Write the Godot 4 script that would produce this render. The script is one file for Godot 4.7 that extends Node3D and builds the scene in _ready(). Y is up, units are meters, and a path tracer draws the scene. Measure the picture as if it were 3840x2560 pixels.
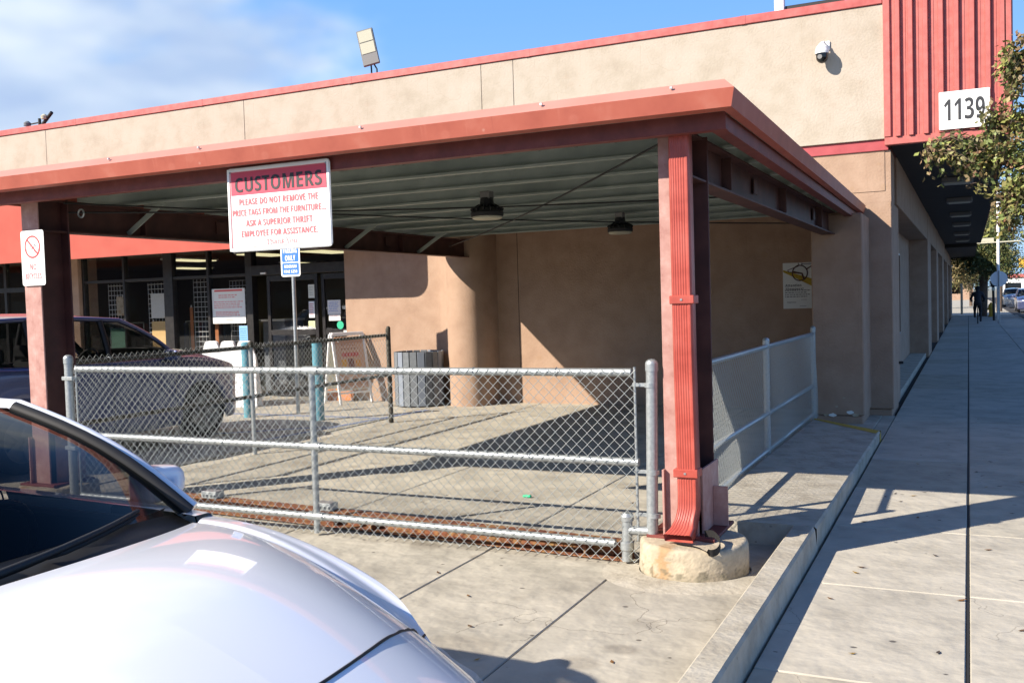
extends Node3D
# A thrift store corner: steel canopy, chain link gate, parked cars, sidewalk running away along the facade.

var rng = RandomNumberGenerator.new()
var M = {}
var used = {}

# ---------------------------------------------------------------- mesh builder
class MB:
	var v = PackedVector3Array()
	var n = PackedVector3Array()
	var i = PackedInt32Array()
	var c = PackedColorArray()
	func tri(a, b, d):
		var nn = (b - a).cross(d - a).normalized()
		var k = v.size()
		v.append(a); v.append(b); v.append(d)
		n.append(nn); n.append(nn); n.append(nn)
		i.append(k); i.append(k + 2); i.append(k + 1)
	func quad(a, b, d, e):
		var nn = (d - a).cross(e - b).normalized()
		var k = v.size()
		v.append(a); v.append(b); v.append(d); v.append(e)
		for q in 4: n.append(nn)
		for q in [0, 2, 1, 0, 3, 2]: i.append(k + q)
	func box(ctr, size, basis = Basis(), bev = 0.0):
		var h = size * 0.5
		var b = min(bev, min(h.x, min(h.y, h.z)) * 0.9)
		if b <= 0.0:
			for ax in 3:
				for s in [-1.0, 1.0]:
					var p = []
					for q in [[-1, -1], [1, -1], [1, 1], [-1, 1]]:
						var w = Vector3.ZERO
						w[ax] = s * h[ax]
						w[(ax + 1) % 3] = q[0] * h[(ax + 1) % 3]
						w[(ax + 2) % 3] = q[1] * h[(ax + 2) % 3]
						p.append(ctr + basis * w)
					if s > 0: quad(p[0], p[1], p[2], p[3])
					else: quad(p[3], p[2], p[1], p[0])
			return
		var P = func(sg, ax):
			var w = Vector3.ZERO
			for k in 3: w[k] = sg[k] * (h[k] if k == ax else h[k] - b)
			return ctr + basis * w
		for ax in 3:
			var a1 = (ax + 1) % 3
			var a2 = (ax + 2) % 3
			for s in [-1.0, 1.0]:
				var p = []
				for q in [[-1.0, -1.0], [1.0, -1.0], [1.0, 1.0], [-1.0, 1.0]]:
					var sg = Vector3.ZERO
					sg[ax] = s; sg[a1] = q[0]; sg[a2] = q[1]
					p.append(P.call(sg, ax))
				if s > 0: quad(p[0], p[1], p[2], p[3])
				else: quad(p[3], p[2], p[1], p[0])
			# edges between faces ax and a1 running along a2
			for s in [-1.0, 1.0]:
				for t in [-1.0, 1.0]:
					var lo = Vector3.ZERO
					lo[ax] = s; lo[a1] = t; lo[a2] = -1.0
					var hi = lo
					hi[a2] = 1.0
					var q0 = P.call(lo, ax); var q1 = P.call(lo, a1); var q2 = P.call(hi, a1); var q3 = P.call(hi, ax)
					if s * t > 0: quad(q0, q1, q2, q3)
					else: quad(q3, q2, q1, q0)
		for sx in [-1.0, 1.0]:
			for sy in [-1.0, 1.0]:
				for sz in [-1.0, 1.0]:
					var sg = Vector3(sx, sy, sz)
					if sx * sy * sz > 0: tri(P.call(sg, 0), P.call(sg, 1), P.call(sg, 2))
					else: tri(P.call(sg, 2), P.call(sg, 1), P.call(sg, 0))
	func bar(a, b, w, h, up = Vector3.UP, bev = 0.0):
		var d = b - a
		var z = d.normalized()
		if abs(z.dot(up)) > 0.98: up = Vector3.RIGHT
		var x = up.cross(z).normalized()
		var y = z.cross(x)
		box((a + b) * 0.5, Vector3(w, h, d.length()), Basis(x, y, z), bev)
	func tube(pts, r, sides = 8, caps = true):
		var m = pts.size()
		var k0 = v.size()
		var prev = Vector3.ZERO
		for j in m:
			var d
			if j == 0: d = pts[1] - pts[0]
			elif j == m - 1: d = pts[m - 1] - pts[m - 2]
			else: d = (pts[j + 1] - pts[j]).normalized() + (pts[j] - pts[j - 1]).normalized()
			d = d.normalized()
			var x
			if j == 0:
				var up = Vector3.UP if abs(d.y) < 0.9 else Vector3.RIGHT
				x = up.cross(d).normalized()
			else:
				x = (prev - d * prev.dot(d)).normalized()
			prev = x
			var y = d.cross(x)
			var rr = r if (r is float or r is int) else r[j]
			for s in sides:
				var a = TAU * s / sides
				var o = x * cos(a) + y * sin(a)
				v.append(pts[j] + o * rr); n.append(o)
		for j in m - 1:
			for s in sides:
				var a = k0 + j * sides + s
				var b = k0 + j * sides + (s + 1) % sides
				for q in [a, a + sides, b, b, a + sides, b + sides]: i.append(q)
		if caps:
			for e in [0, m - 1]:
				var d = (pts[0] - pts[1]).normalized() if e == 0 else (pts[m - 1] - pts[m - 2]).normalized()
				var k = v.size()
				for s in sides:
					v.append(v[k0 + e * sides + s]); n.append(d)
				for s in sides - 2:
					if e == 0:
						for q in [0, s + 1, s + 2]: i.append(k + q)
					else:
						for q in [0, s + 2, s + 1]: i.append(k + q)
	func grid(rows, closed = false, flip = false):
		var nr = rows.size()
		var nc = rows[0].size()
		var k0 = v.size()
		for a in nr:
			for b in nc:
				var pu = rows[min(a + 1, nr - 1)][b] - rows[max(a - 1, 0)][b]
				var bl = (b - 1 + nc) % nc if closed else max(b - 1, 0)
				var bh = (b + 1) % nc if closed else min(b + 1, nc - 1)
				var pv = rows[a][bh] - rows[a][bl]
				var nn = pv.cross(pu)
				if nn.length() < 1e-9: nn = Vector3.UP
				nn = nn.normalized()
				if flip: nn = -nn
				v.append(rows[a][b]); n.append(nn)
		for a in nr - 1:
			for b in (nc if closed else nc - 1):
				var p = k0 + a * nc + b
				var q = k0 + a * nc + (b + 1) % nc
				var s = p + nc
				var t = q + nc
				if flip: for w in [p, q, s, q, t, s]: i.append(w)
				else: for w in [p, s, q, q, s, t]: i.append(w)
	func lathe(prof, ctr, sides = 24):
		# prof: Vector2(r, y) bottom to top; each band gets its own normals so that edges stay crisp
		for j in prof.size() - 1:
			var p0 = prof[j]
			var p1 = prof[j + 1]
			var d = p1 - p0
			if d.length() < 1e-6: continue
			var nn = Vector2(d.y, -d.x).normalized()
			var k = v.size()
			for s in sides + 1:
				var a = TAU * s / sides
				var o = Vector3(cos(a), 0, sin(a))
				v.append(ctr + o * p0.x + Vector3(0, p0.y, 0))
				v.append(ctr + o * p1.x + Vector3(0, p1.y, 0))
				var q = o * nn.x + Vector3(0, nn.y, 0)
				n.append(q); n.append(q)
			for s in sides:
				var a = k + s * 2
				for w in [a, a + 2, a + 1, a + 1, a + 2, a + 3]: i.append(w)
	func prism(poly, xf, depth):
		# polygon in the local xy plane (counter-clockwise), extruded from z 0 to z depth
		var idx = Geometry2D.triangulate_polygon(poly)
		for f in [0.0, depth]:
			var k = v.size()
			var nn = (xf.basis * Vector3(0, 0, -1.0 if f == 0.0 else 1.0)).normalized()
			for p in poly:
				v.append(xf * Vector3(p.x, p.y, f)); n.append(nn)
			for t in range(0, idx.size(), 3):
				var a = poly[idx[t]]; var b = poly[idx[t + 1]]; var d = poly[idx[t + 2]]
				var ccw = (b - a).cross(d - a) > 0
				if ccw == (f != 0.0):
					i.append(k + idx[t]); i.append(k + idx[t + 2]); i.append(k + idx[t + 1])
				else:
					i.append(k + idx[t]); i.append(k + idx[t + 1]); i.append(k + idx[t + 2])
		for a in poly.size():
			var p = poly[a]
			var q = poly[(a + 1) % poly.size()]
			quad(xf * Vector3(p.x, p.y, 0), xf * Vector3(q.x, q.y, 0), xf * Vector3(q.x, q.y, depth), xf * Vector3(p.x, p.y, depth))
	func mesh():
		var arr = []
		arr.resize(Mesh.ARRAY_MAX)
		arr[Mesh.ARRAY_VERTEX] = v
		arr[Mesh.ARRAY_NORMAL] = n
		if c.size() == v.size(): arr[Mesh.ARRAY_COLOR] = c
		arr[Mesh.ARRAY_INDEX] = i
		var m = ArrayMesh.new()
		m.add_surface_from_arrays(Mesh.PRIMITIVE_TRIANGLES, arr)
		return m

# ---------------------------------------------------------------- scene helpers
func numbered(s):
	if not used.has(s):
		used[s] = 0
		return s
	used[s] += 1
	return "%s_%03d" % [s, used[s]]

func worg(node):
	var p = Vector3.ZERO
	while node != null and node != self:
		p += node.position
		node = node.get_parent()
	return p

func tag(o, label, category, group = ""):
	o.set_meta("label", label)
	o.set_meta("category", category)
	if group != "": o.set_meta("group", group)
	return o

func thing(called, label, category, at = Vector3.ZERO, group = "", turn = 0.0):
	var o = Node3D.new()
	o.name = numbered(called)
	add_child(o)
	o.position = at
	o.rotation.y = turn
	return tag(o, label, category, group)

func ground(called):
	var o = Node3D.new()
	o.name = numbered(called)
	add_child(o)
	o.set_meta("kind", "structure")
	return o

# mesh given in world coordinates (pos shifts it); parents must be unturned
func put(parent, called, mesh, mat, pos = Vector3.ZERO):
	var o = MeshInstance3D.new()
	o.mesh = mesh if not (mesh is MB) else mesh.mesh()
	o.material_override = mat
	if parent == self: o.name = numbered(called)
	else: o.name = called
	parent.add_child(o, true)
	o.position = pos - (worg(parent) if parent != self else Vector3.ZERO)
	return o

# mesh given in the parent's own coordinates
func loc(parent, called, mesh, mat, pos = Vector3.ZERO):
	var o = MeshInstance3D.new()
	o.mesh = mesh if not (mesh is MB) else mesh.mesh()
	o.material_override = mat
	o.name = called
	parent.add_child(o, true)
	o.position = pos
	return o

var boxes = {}
func cbox(size, bev = 0.0):
	var key = "%.4f %.4f %.4f %.4f" % [size.x, size.y, size.z, bev]
	if not boxes.has(key):
		var b = MB.new()
		b.box(Vector3.ZERO, size, Basis(), bev)
		boxes[key] = b.mesh()
	return boxes[key]

func bxw(parent, called, mat, x0, y0, z0, x1, y1, z1, bev = 0.0):
	var a = Vector3(x0, y0, z0)
	var b = Vector3(x1, y1, z1)
	return put(parent, called, cbox((b - a).abs(), bev), mat, (a + b) * 0.5)

func stuff(o):
	o.set_meta("kind", "stuff")
	return o

var fonts = {}
func lettering(parent, txt, mat, ctr, w, h, bold = true, serif = false, yaw = 0.0, called = "lettering"):
	var key = "%s%s" % [bold, serif]
	if not fonts.has(key):
		var f = SystemFont.new()
		f.font_names = PackedStringArray(["Droid Serif" if serif else "Droid Sans"])
		f.font_weight = 700 if bold else 400
		if serif: f.font_italic = true
		fonts[key] = f
	var t = TextMesh.new()
	t.text = txt
	t.font = fonts[key]
	t.font_size = 48
	t.pixel_size = 0.01
	t.depth = 0.0
	t.curve_step = 2.0
	var bb = t.get_aabb()
	var o = MeshInstance3D.new()
	o.mesh = t
	o.material_override = mat
	o.name = called
	parent.add_child(o, true)
	var sx = w / max(bb.size.x, 0.001)
	var sy = h / max(bb.size.y, 0.001)
	o.scale = Vector3(sx, sy, 1)
	o.rotation.y = yaw
	var off = Basis(Vector3.UP, yaw) * Vector3((bb.position.x + bb.size.x * 0.5) * sx, (bb.position.y + bb.size.y * 0.5) * sy, 0)
	o.position = ctr - off
	return o

# ---------------------------------------------------------------- materials
func ntex(seed_, freq, ramp, size = 512, octaves = 5, gain = 0.5, spots = []):
	# ramp: array of [pos, Color]; seamless noise coloured by the ramp; spots: [count, radius px, Color, strength]
	var f = FastNoiseLite.new()
	f.noise_type = FastNoiseLite.TYPE_SIMPLEX_SMOOTH
	f.seed = seed_
	f.frequency = freq
	f.fractal_octaves = octaves
	f.fractal_gain = gain
	var img = f.get_seamless_image(size, size)
	img.convert(Image.FORMAT_L8)
	var d = img.get_data()
	var dim = 0.83
	var lut = PackedByteArray()
	lut.resize(768)
	for k in 256:
		var x = k / 255.0
		var col = ramp[0][1]
		for j in ramp.size() - 1:
			if x >= ramp[j][0]:
				col = ramp[j][1].lerp(ramp[j + 1][1], clamp((x - ramp[j][0]) / (ramp[j + 1][0] - ramp[j][0]), 0, 1))
		lut[k * 3] = int(clamp(col.r * 255 * dim, 0, 255)); lut[k * 3 + 1] = int(clamp(col.g * 255 * dim, 0, 255)); lut[k * 3 + 2] = int(clamp(col.b * 255 * dim, 0, 255))
	var out = PackedByteArray()
	out.resize(size * size * 3)
	for k in size * size:
		var q = d[k] * 3
		out[k * 3] = lut[q]; out[k * 3 + 1] = lut[q + 1]; out[k * 3 + 2] = lut[q + 2]
	var r2 = RandomNumberGenerator.new()
	r2.seed = seed_ * 7 + 3
	for sp in spots:
		if sp.size() > 4:
			for k in sp[0]:
				var px = r2.randf() * size
				var py = r2.randf() * size
				var ang = r2.randf() * TAU if sp[4] == "crack" else PI / 2
				var wd = 1.0 if sp[4] == "crack" else r2.randf_range(1.0, 4.0)
				var n_ = int(sp[1] * r2.randf_range(0.35, 1.0))
				for st in n_:
					if sp[4] == "crack": ang += r2.randfn() * 0.22
					else: px += r2.randfn() * 0.12
					px += cos(ang) if sp[4] == "crack" else 0.0
					py += sin(ang)
					var w = sp[3] * (r2.randf_range(0.5, 1.0) if sp[4] == "crack" else (1.0 - float(st) / n_) * r2.randf_range(0.75, 1.0))
					for e in int(wd):
						var q = (posmod(int(py), size) * size + posmod(int(px) + e, size)) * 3
						out[q] = int(lerp(float(out[q]), sp[2].r * 255 * dim, w)); out[q + 1] = int(lerp(float(out[q + 1]), sp[2].g * 255 * dim, w)); out[q + 2] = int(lerp(float(out[q + 2]), sp[2].b * 255 * dim, w))
			continue
		for k in sp[0]:
			var cx = r2.randi_range(0, size - 1)
			var cy = r2.randi_range(0, size - 1)
			var rad = sp[1] * r2.randf_range(0.4, 1.0)
			var asp = r2.randf_range(0.5, 1.0)
			for yy in range(-ceil(rad), ceil(rad) + 1):
				for xx in range(-ceil(rad), ceil(rad) + 1):
					var dd = sqrt(xx * xx + yy * yy / (asp * asp)) / rad
					if dd < 1.0:
						var w = sp[3] * min(1.0, (1.0 - dd) * 2.5) * r2.randf_range(0.7, 1.0)
						var q = (((cy + yy + size) % size) * size + (cx + xx + size) % size) * 3
						out[q] = int(lerp(float(out[q]), sp[2].r * 255 * dim, w)); out[q + 1] = int(lerp(float(out[q + 1]), sp[2].g * 255 * dim, w)); out[q + 2] = int(lerp(float(out[q + 2]), sp[2].b * 255 * dim, w))
	var im = Image.create_from_data(size, size, false, Image.FORMAT_RGB8, out)
	im.generate_mipmaps()
	return ImageTexture.create_from_image(im)

func nrm(seed_, freq, strength, size = 512, octaves = 4):
	var f = FastNoiseLite.new()
	f.seed = seed_
	f.frequency = freq
	f.fractal_octaves = octaves
	var img = f.get_seamless_image(size, size)
	img.convert(Image.FORMAT_RGBA8)
	img.bump_map_to_normal_map(strength)
	img.generate_mipmaps()
	return ImageTexture.create_from_image(img)

func sm(col, rough = 0.7, metal = 0.0):
	var m = StandardMaterial3D.new()
	m.albedo_color = col
	m.roughness = rough
	m.metallic = metal
	m.metallic_specular = 0.5
	return m

func tm(tex, period, rough = 0.85, metal = 0.0, normal = null, nscale = 1.0, tint = Color(1, 1, 1)):
	var m = sm(tint, rough, metal)
	m.albedo_texture = tex
	m.uv1_triplanar = true
	m.uv1_world_triplanar = true
	m.uv1_scale = Vector3.ONE / period
	if normal:
		m.normal_enabled = true
		m.normal_texture = normal
		m.normal_scale = nscale
	return m

func c8(r, g, b): return Color(r / 255.0, g / 255.0, b / 255.0)

func shift(col, k): return Color(clamp(col.r * k, 0, 1), clamp(col.g * k, 0, 1), clamp(col.b * k, 0, 1))

func make_materials():
	var fine = nrm(5, 0.05, 3.0)
	var stucco_n = nrm(9, 0.16, 2.0)
	var cc = c8(206, 199, 182)
	var spots = [[60, 6.0, c8(78, 72, 66), 0.8], [9, 70.0, c8(150, 140, 124), 0.4], [6, 40.0, c8(120, 110, 98), 0.35], [220, 2.0, c8(120, 112, 100), 0.5], [26, 30.0, c8(150, 142, 128), 0.28], [7, 420, c8(96, 88, 78), 0.7, "crack"], [140, 3.0, c8(232, 226, 214), 0.4]]
	M.concrete = tm(ntex(11, 0.006, [[0.0, shift(cc, 0.84)], [0.4, shift(cc, 0.95)], [0.6, cc], [1.0, shift(cc, 1.08)]], 1024, 6, 0.62, spots), 4.2, 0.88, 0, fine, 0.35)
	var c2 = c8(214, 207, 191)
	M.walk_a = tm(ntex(12, 0.006, [[0.0, shift(c2, 0.86)], [0.45, shift(c2, 0.97)], [0.6, c2], [1.0, shift(c2, 1.06)]], 1024, 6, 0.62, [[46, 6.0, c8(74, 70, 66), 0.85], [200, 1.8, c8(120, 115, 108), 0.4], [18, 26.0, c8(166, 160, 148), 0.3], [3, 300, c8(104, 98, 90), 0.6, "crack"]]), 3.7, 0.88, 0, fine, 0.3)
	var c3 = c8(207, 200, 183)
	M.walk_b = tm(ntex(13, 0.007, [[0.0, shift(c3, 0.86)], [0.45, shift(c3, 0.96)], [0.6, c3], [1.0, shift(c3, 1.06)]], 1024, 6, 0.62, [[40, 6.0, c8(74, 70, 66), 0.85], [160, 1.8, c8(120, 115, 108), 0.4], [18, 30.0, c8(160, 154, 142), 0.3], [4, 300, c8(104, 98, 90), 0.6, "crack"]]), 4.1, 0.88, 0, fine, 0.3)
	M.walk_c = tm(M.walk_a.albedo_texture, 3.1, 0.9, 0, fine, 0.3, c8(242, 240, 235))
	M.kerb = tm(ntex(14, 0.01, [[0.0, c8(172, 163, 146)], [0.5, c8(203, 195, 177)], [1.0, c8(218, 211, 195)]], 512, 6, 0.6, [[50, 5.0, c8(110, 102, 92), 0.5]]), 1.6, 0.9, 0, fine, 0.5)
	M.dirt = tm(ntex(15, 0.02, [[0.0, c8(38, 34, 31)], [1.0, c8(72, 66, 60)]], 256), 1.0, 0.95)
	M.asphalt = tm(ntex(16, 0.03, [[0.0, c8(52, 52, 53)], [0.5, c8(66, 66, 67)], [1.0, c8(86, 85, 84)]], 512, 5, 0.7), 1.7, 0.92, 0, fine, 0.5)
	var u = c8(211, 197, 180)
	M.cream = tm(ntex(17, 0.005, [[0.0, c8(197, 182, 164)], [0.32, c8(205, 191, 173)], [0.5, u], [1.0, c8(218, 205, 190)]], 1024, 6, 0.6, [[60, 4.0, c8(180, 155, 130), 0.35], [40, 26.0, c8(205, 184, 164), 0.3], [90, 150, c8(176, 156, 134), 0.28, "streak"], [16, 190, c8(232, 220, 204), 0.3, "streak"], [5, 240, c8(168, 146, 124), 0.5, "crack"]]), 3.6, 0.92, 0, stucco_n, 0.2)
	var t = c8(197, 165, 141)
	M.tan = tm(ntex(18, 0.006, [[0.0, c8(182, 150, 127)], [0.4, c8(192, 160, 136)], [0.6, t], [1.0, c8(205, 174, 150)]], 1024, 6, 0.6, [[60, 4.0, c8(150, 118, 90), 0.4], [26, 24.0, c8(190, 154, 118), 0.3], [70, 130, c8(160, 128, 102), 0.3, "streak"], [18, 150, c8(214, 182, 156), 0.3, "streak"], [6, 200, c8(140, 108, 84), 0.5, "crack"]]), 3.2, 0.93, 0, stucco_n, 0.22)
	M.plum = tm(ntex(19, 0.02, [[0.0, c8(190, 78, 84)], [1.0, c8(206, 92, 98)]], 256), 1.2, 0.7)
	M.coping = tm(ntex(20, 0.03, [[0.0, c8(196, 86, 82)], [0.5, c8(212, 104, 100)], [1.0, c8(220, 120, 114)]], 256), 1.3, 0.55)
	M.redpanel = tm(ntex(21, 0.02, [[0.0, c8(204, 106, 98)], [0.5, c8(214, 118, 110)], [1.0, c8(222, 130, 122)]], 512, 5, 0.6, [[40, 160, c8(228, 146, 138), 0.3, "streak"], [40, 140, c8(186, 92, 86), 0.3, "streak"]]), 1.7, 0.5)
	M.fascia = tm(ntex(22, 0.012, [[0.0, c8(178, 86, 68)], [0.4, c8(194, 99, 79)], [0.7, c8(200, 105, 84)], [1.0, c8(208, 122, 102)]], 512, 5, 0.6, [[24, 3.0, c8(225, 186, 172), 0.6], [60, 46, c8(158, 78, 62), 0.4, "streak"], [40, 60, c8(224, 150, 130), 0.35, "streak"], [30, 12.0, c8(222, 142, 122), 0.3]]), 2.3, 0.5)
	M.fascia_sunlit = tm(ntex(23, 0.012, [[0.0, c8(212, 138, 122)], [1.0, c8(226, 160, 146)]], 256), 2.0, 0.45)  # lighter copy of the fascia red; sun on the sloped top put into colour
	M.maroon = tm(ntex(24, 0.015, [[0.0, c8(120, 56, 50)], [0.5, c8(140, 66, 58)], [1.0, c8(156, 84, 76)]], 512, 5, 0.6), 1.6, 0.55)
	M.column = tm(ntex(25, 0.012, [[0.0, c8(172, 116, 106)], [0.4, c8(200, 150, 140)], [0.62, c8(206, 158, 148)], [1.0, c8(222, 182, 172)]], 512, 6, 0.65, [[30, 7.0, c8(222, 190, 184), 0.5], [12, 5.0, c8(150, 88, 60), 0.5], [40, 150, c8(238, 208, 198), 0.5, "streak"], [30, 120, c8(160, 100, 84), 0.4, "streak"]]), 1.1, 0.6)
	M.spout = tm(ntex(26, 0.015, [[0.0, c8(178, 72, 58)], [0.5, c8(200, 88, 74)], [1.0, c8(212, 106, 92)]], 256, 5, 0.6, [[20, 3.0, c8(225, 150, 140), 0.5], [26, 80, c8(226, 140, 124), 0.4, "streak"]]), 0.9, 0.4)
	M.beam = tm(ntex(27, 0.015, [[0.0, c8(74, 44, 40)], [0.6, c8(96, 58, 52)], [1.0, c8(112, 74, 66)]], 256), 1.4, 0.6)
	M.colside_shaded = tm(ntex(42, 0.015, [[0.0, c8(76, 42, 40)], [0.6, c8(94, 54, 50)], [1.0, c8(110, 68, 62)]], 256), 1.2, 0.6)  # darker copy of the column paint; shade on web and rear put into colour
	M.purlin = tm(ntex(28, 0.012, [[0.0, c8(168, 180, 172)], [0.6, c8(190, 200, 192)], [1.0, c8(204, 212, 204)]], 256), 1.5, 0.5, 0.1)
	M.deck = tm(ntex(29, 0.012, [[0.0, c8(158, 170, 162)], [1.0, c8(190, 200, 193)]], 256), 1.5, 0.5, 0.1)
	M.galv = tm(ntex(30, 0.04, [[0.0, c8(172, 180, 183)], [0.5, c8(204, 211, 213)], [1.0, c8(226, 230, 231)]], 256, 4, 0.6), 0.35, 0.42, 0.6)
	M.wire = sm(c8(174, 179, 177), 0.5, 0.35)
	M.darkrail = tm(ntex(31, 0.03, [[0.0, c8(62, 58, 50)], [0.6, c8(92, 88, 78)], [1.0, c8(134, 132, 124)]], 256), 0.5, 0.6, 0.4)
	M.rust = tm(ntex(32, 0.012, [[0.0, c8(96, 54, 40)], [0.35, c8(140, 82, 58)], [0.55, c8(168, 112, 74)], [0.75, c8(172, 138, 86)], [1.0, c8(142, 94, 74)]], 512, 6, 0.65), 0.8, 0.85, 0.1)
	M.footing = tm(ntex(33, 0.01, [[0.0, c8(168, 148, 118)], [0.4, c8(206, 190, 162)], [0.7, c8(218, 204, 180)], [1.0, c8(228, 218, 200)]], 512, 6, 0.6, [[26, 26.0, c8(190, 132, 78), 0.5], [60, 9.0, c8(104, 94, 76), 0.5], [200, 3.0, c8(120, 108, 90), 0.5]]), 0.9, 0.92, 0, fine, 0.7)
	M.footing_v = sm(Color(1, 1, 1), 0.92)
	M.footing_v.vertex_color_use_as_albedo = true
	M.footing_v.normal_enabled = true
	M.footing_v.normal_texture = fine
	M.footing_v.uv1_triplanar = true
	M.footing_v.uv1_world_triplanar = true
	M.footing_v.normal_scale = 0.7
	M.black = sm(c8(24, 24, 25), 0.6)
	M.rubber = sm(c8(30, 30, 31), 0.85)
	M.bronze = tm(ntex(34, 0.02, [[0.0, c8(52, 50, 50)], [1.0, c8(70, 67, 66)]], 256), 0.9, 0.35, 0.4)
	M.white = sm(c8(238, 238, 236), 0.55)
	M.paper = sm(c8(226, 226, 220), 0.8)
	M.signface = sm(c8(243, 243, 241), 0.4)
	M.ink = sm(c8(46, 48, 52), 0.6)
	M.red = sm(c8(196, 60, 62), 0.55)
	M.red_pale = sm(c8(222, 138, 140), 0.6)
	M.red_text = sm(c8(210, 106, 110), 0.6)
	M.pink = sm(c8(206, 72, 92), 0.5)
	M.signblue = sm(c8(36, 110, 190), 0.5)
	M.bollard = tm(ntex(35, 0.02, [[0.0, c8(84, 152, 172)], [0.6, c8(104, 176, 196)], [1.0, c8(122, 190, 206)]], 256), 0.8, 0.55)
	M.slat = tm(ntex(36, 0.03, [[0.0, c8(116, 122, 128)], [1.0, c8(142, 148, 154)]], 256), 0.6, 0.7)
	M.slat_b = sm(c8(122, 130, 142), 0.7)
	M.awning = tm(ntex(37, 0.01, [[0.0, c8(202, 88, 72)], [1.0, c8(214, 100, 82)]], 256), 2.0, 0.8)
	M.cardboard = sm(c8(178, 112, 68), 0.85)
	M.yellow = tm(ntex(38, 0.03, [[0.0, c8(196, 160, 40)], [0.7, c8(222, 188, 66)], [1.0, c8(190, 176, 120)]], 256), 0.5, 0.8)
	M.bluepaint = tm(ntex(39, 0.03, [[0.0, c8(96, 120, 176)], [0.5, c8(120, 140, 186)], [1.0, c8(176, 178, 180)]], 256), 0.7, 0.8)
	M.lampglass = sm(c8(188, 184, 162), 0.35)
	M.greybox = sm(c8(122, 120, 118), 0.5, 0.3)
	M.interior = sm(c8(58, 54, 50), 0.9)
	M.interior_floor = sm(c8(92, 84, 74), 0.8)
	M.gridwire = sm(c8(222, 223, 222), 0.45, 0.1)
	var g = sm(Color(0.03, 0.045, 0.045, 0.1), 0.02)
	g.transparency = BaseMaterial3D.TRANSPARENCY_ALPHA
	M.glass = g
	var wg = sm(Color(0.025, 0.06, 0.05, 0.56), 0.02)
	wg.metallic_specular = 0.3
	wg.transparency = BaseMaterial3D.TRANSPARENCY_ALPHA
	M.carglass = wg
	var dg = sm(Color(0.01, 0.012, 0.014, 0.9), 0.02)
	dg.transparency = BaseMaterial3D.TRANSPARENCY_ALPHA
	M.darkglass = dg
	var cg = sm(Color(0.9, 0.92, 0.95, 0.18), 0.02)
	cg.transparency = BaseMaterial3D.TRANSPARENCY_ALPHA
	M.clearlens = cg
	var wp = sm(c8(229, 232, 238), 0.3)
	wp.clearcoat_enabled = true
	wp.clearcoat = 1.0
	wp.clearcoat_roughness = 0.03
	M.carwhite = wp
	var bp = sm(c8(84, 94, 134), 0.28, 0.6)
	bp.clearcoat_enabled = true
	bp.clearcoat = 1.0
	bp.clearcoat_roughness = 0.04
	M.carblue = bp
	var sp = sm(c8(150, 156, 164), 0.3, 0.5)
	sp.clearcoat_enabled = true
	sp.clearcoat = 1.0
	sp.clearcoat_roughness = 0.04
	M.carsilver = sp
	M.plastic = tm(ntex(40, 0.03, [[0.0, c8(34, 34, 35)], [1.0, c8(46, 45, 45)]], 256), 0.4, 0.6)
	M.chrome = sm(c8(205, 208, 210), 0.12, 1.0)
	M.alloy = sm(c8(160, 163, 166), 0.3, 0.8)
	M.seat = sm(c8(30, 31, 33), 0.9)
	M.dash = sm(c8(44, 46, 45), 0.8)
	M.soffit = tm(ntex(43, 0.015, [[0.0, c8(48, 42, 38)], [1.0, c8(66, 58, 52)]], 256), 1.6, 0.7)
	M.bark = tm(ntex(41, 0.02, [[0.0, c8(86, 70, 58)], [0.6, c8(122, 102, 86)], [1.0, c8(150, 132, 114)]], 256, 5, 0.6), 0.4, 0.9, 0, stucco_n, 0.8)

func leaf_mat(cols, nm):
	var m = sm(Color(1, 1, 1), 0.6)
	m.vertex_color_use_as_albedo = true
	m.backlight = Color(0.35, 0.4, 0.12)
	M[nm] = m

# ---------------------------------------------------------------- ground
func slab_field(parent, xs, zs, mats, thick = 0.1, top = 0.0, gap = 0.009, bev = 0.006, called = "slab"):
	for a in xs.size() - 1:
		for b in zs.size() - 1:
			var x0 = xs[a] + gap * 0.5
			var x1 = xs[a + 1] - gap * 0.5
			var z0 = zs[b] - gap * 0.5
			var z1 = zs[b + 1] + gap * 0.5
			var dy = rng.randf_range(-0.002, 0.002)
			bxw(parent, called, mats[rng.randi() % mats.size()], x0, top - thick, z1, x1, top + dy, z0, bev)

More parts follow.
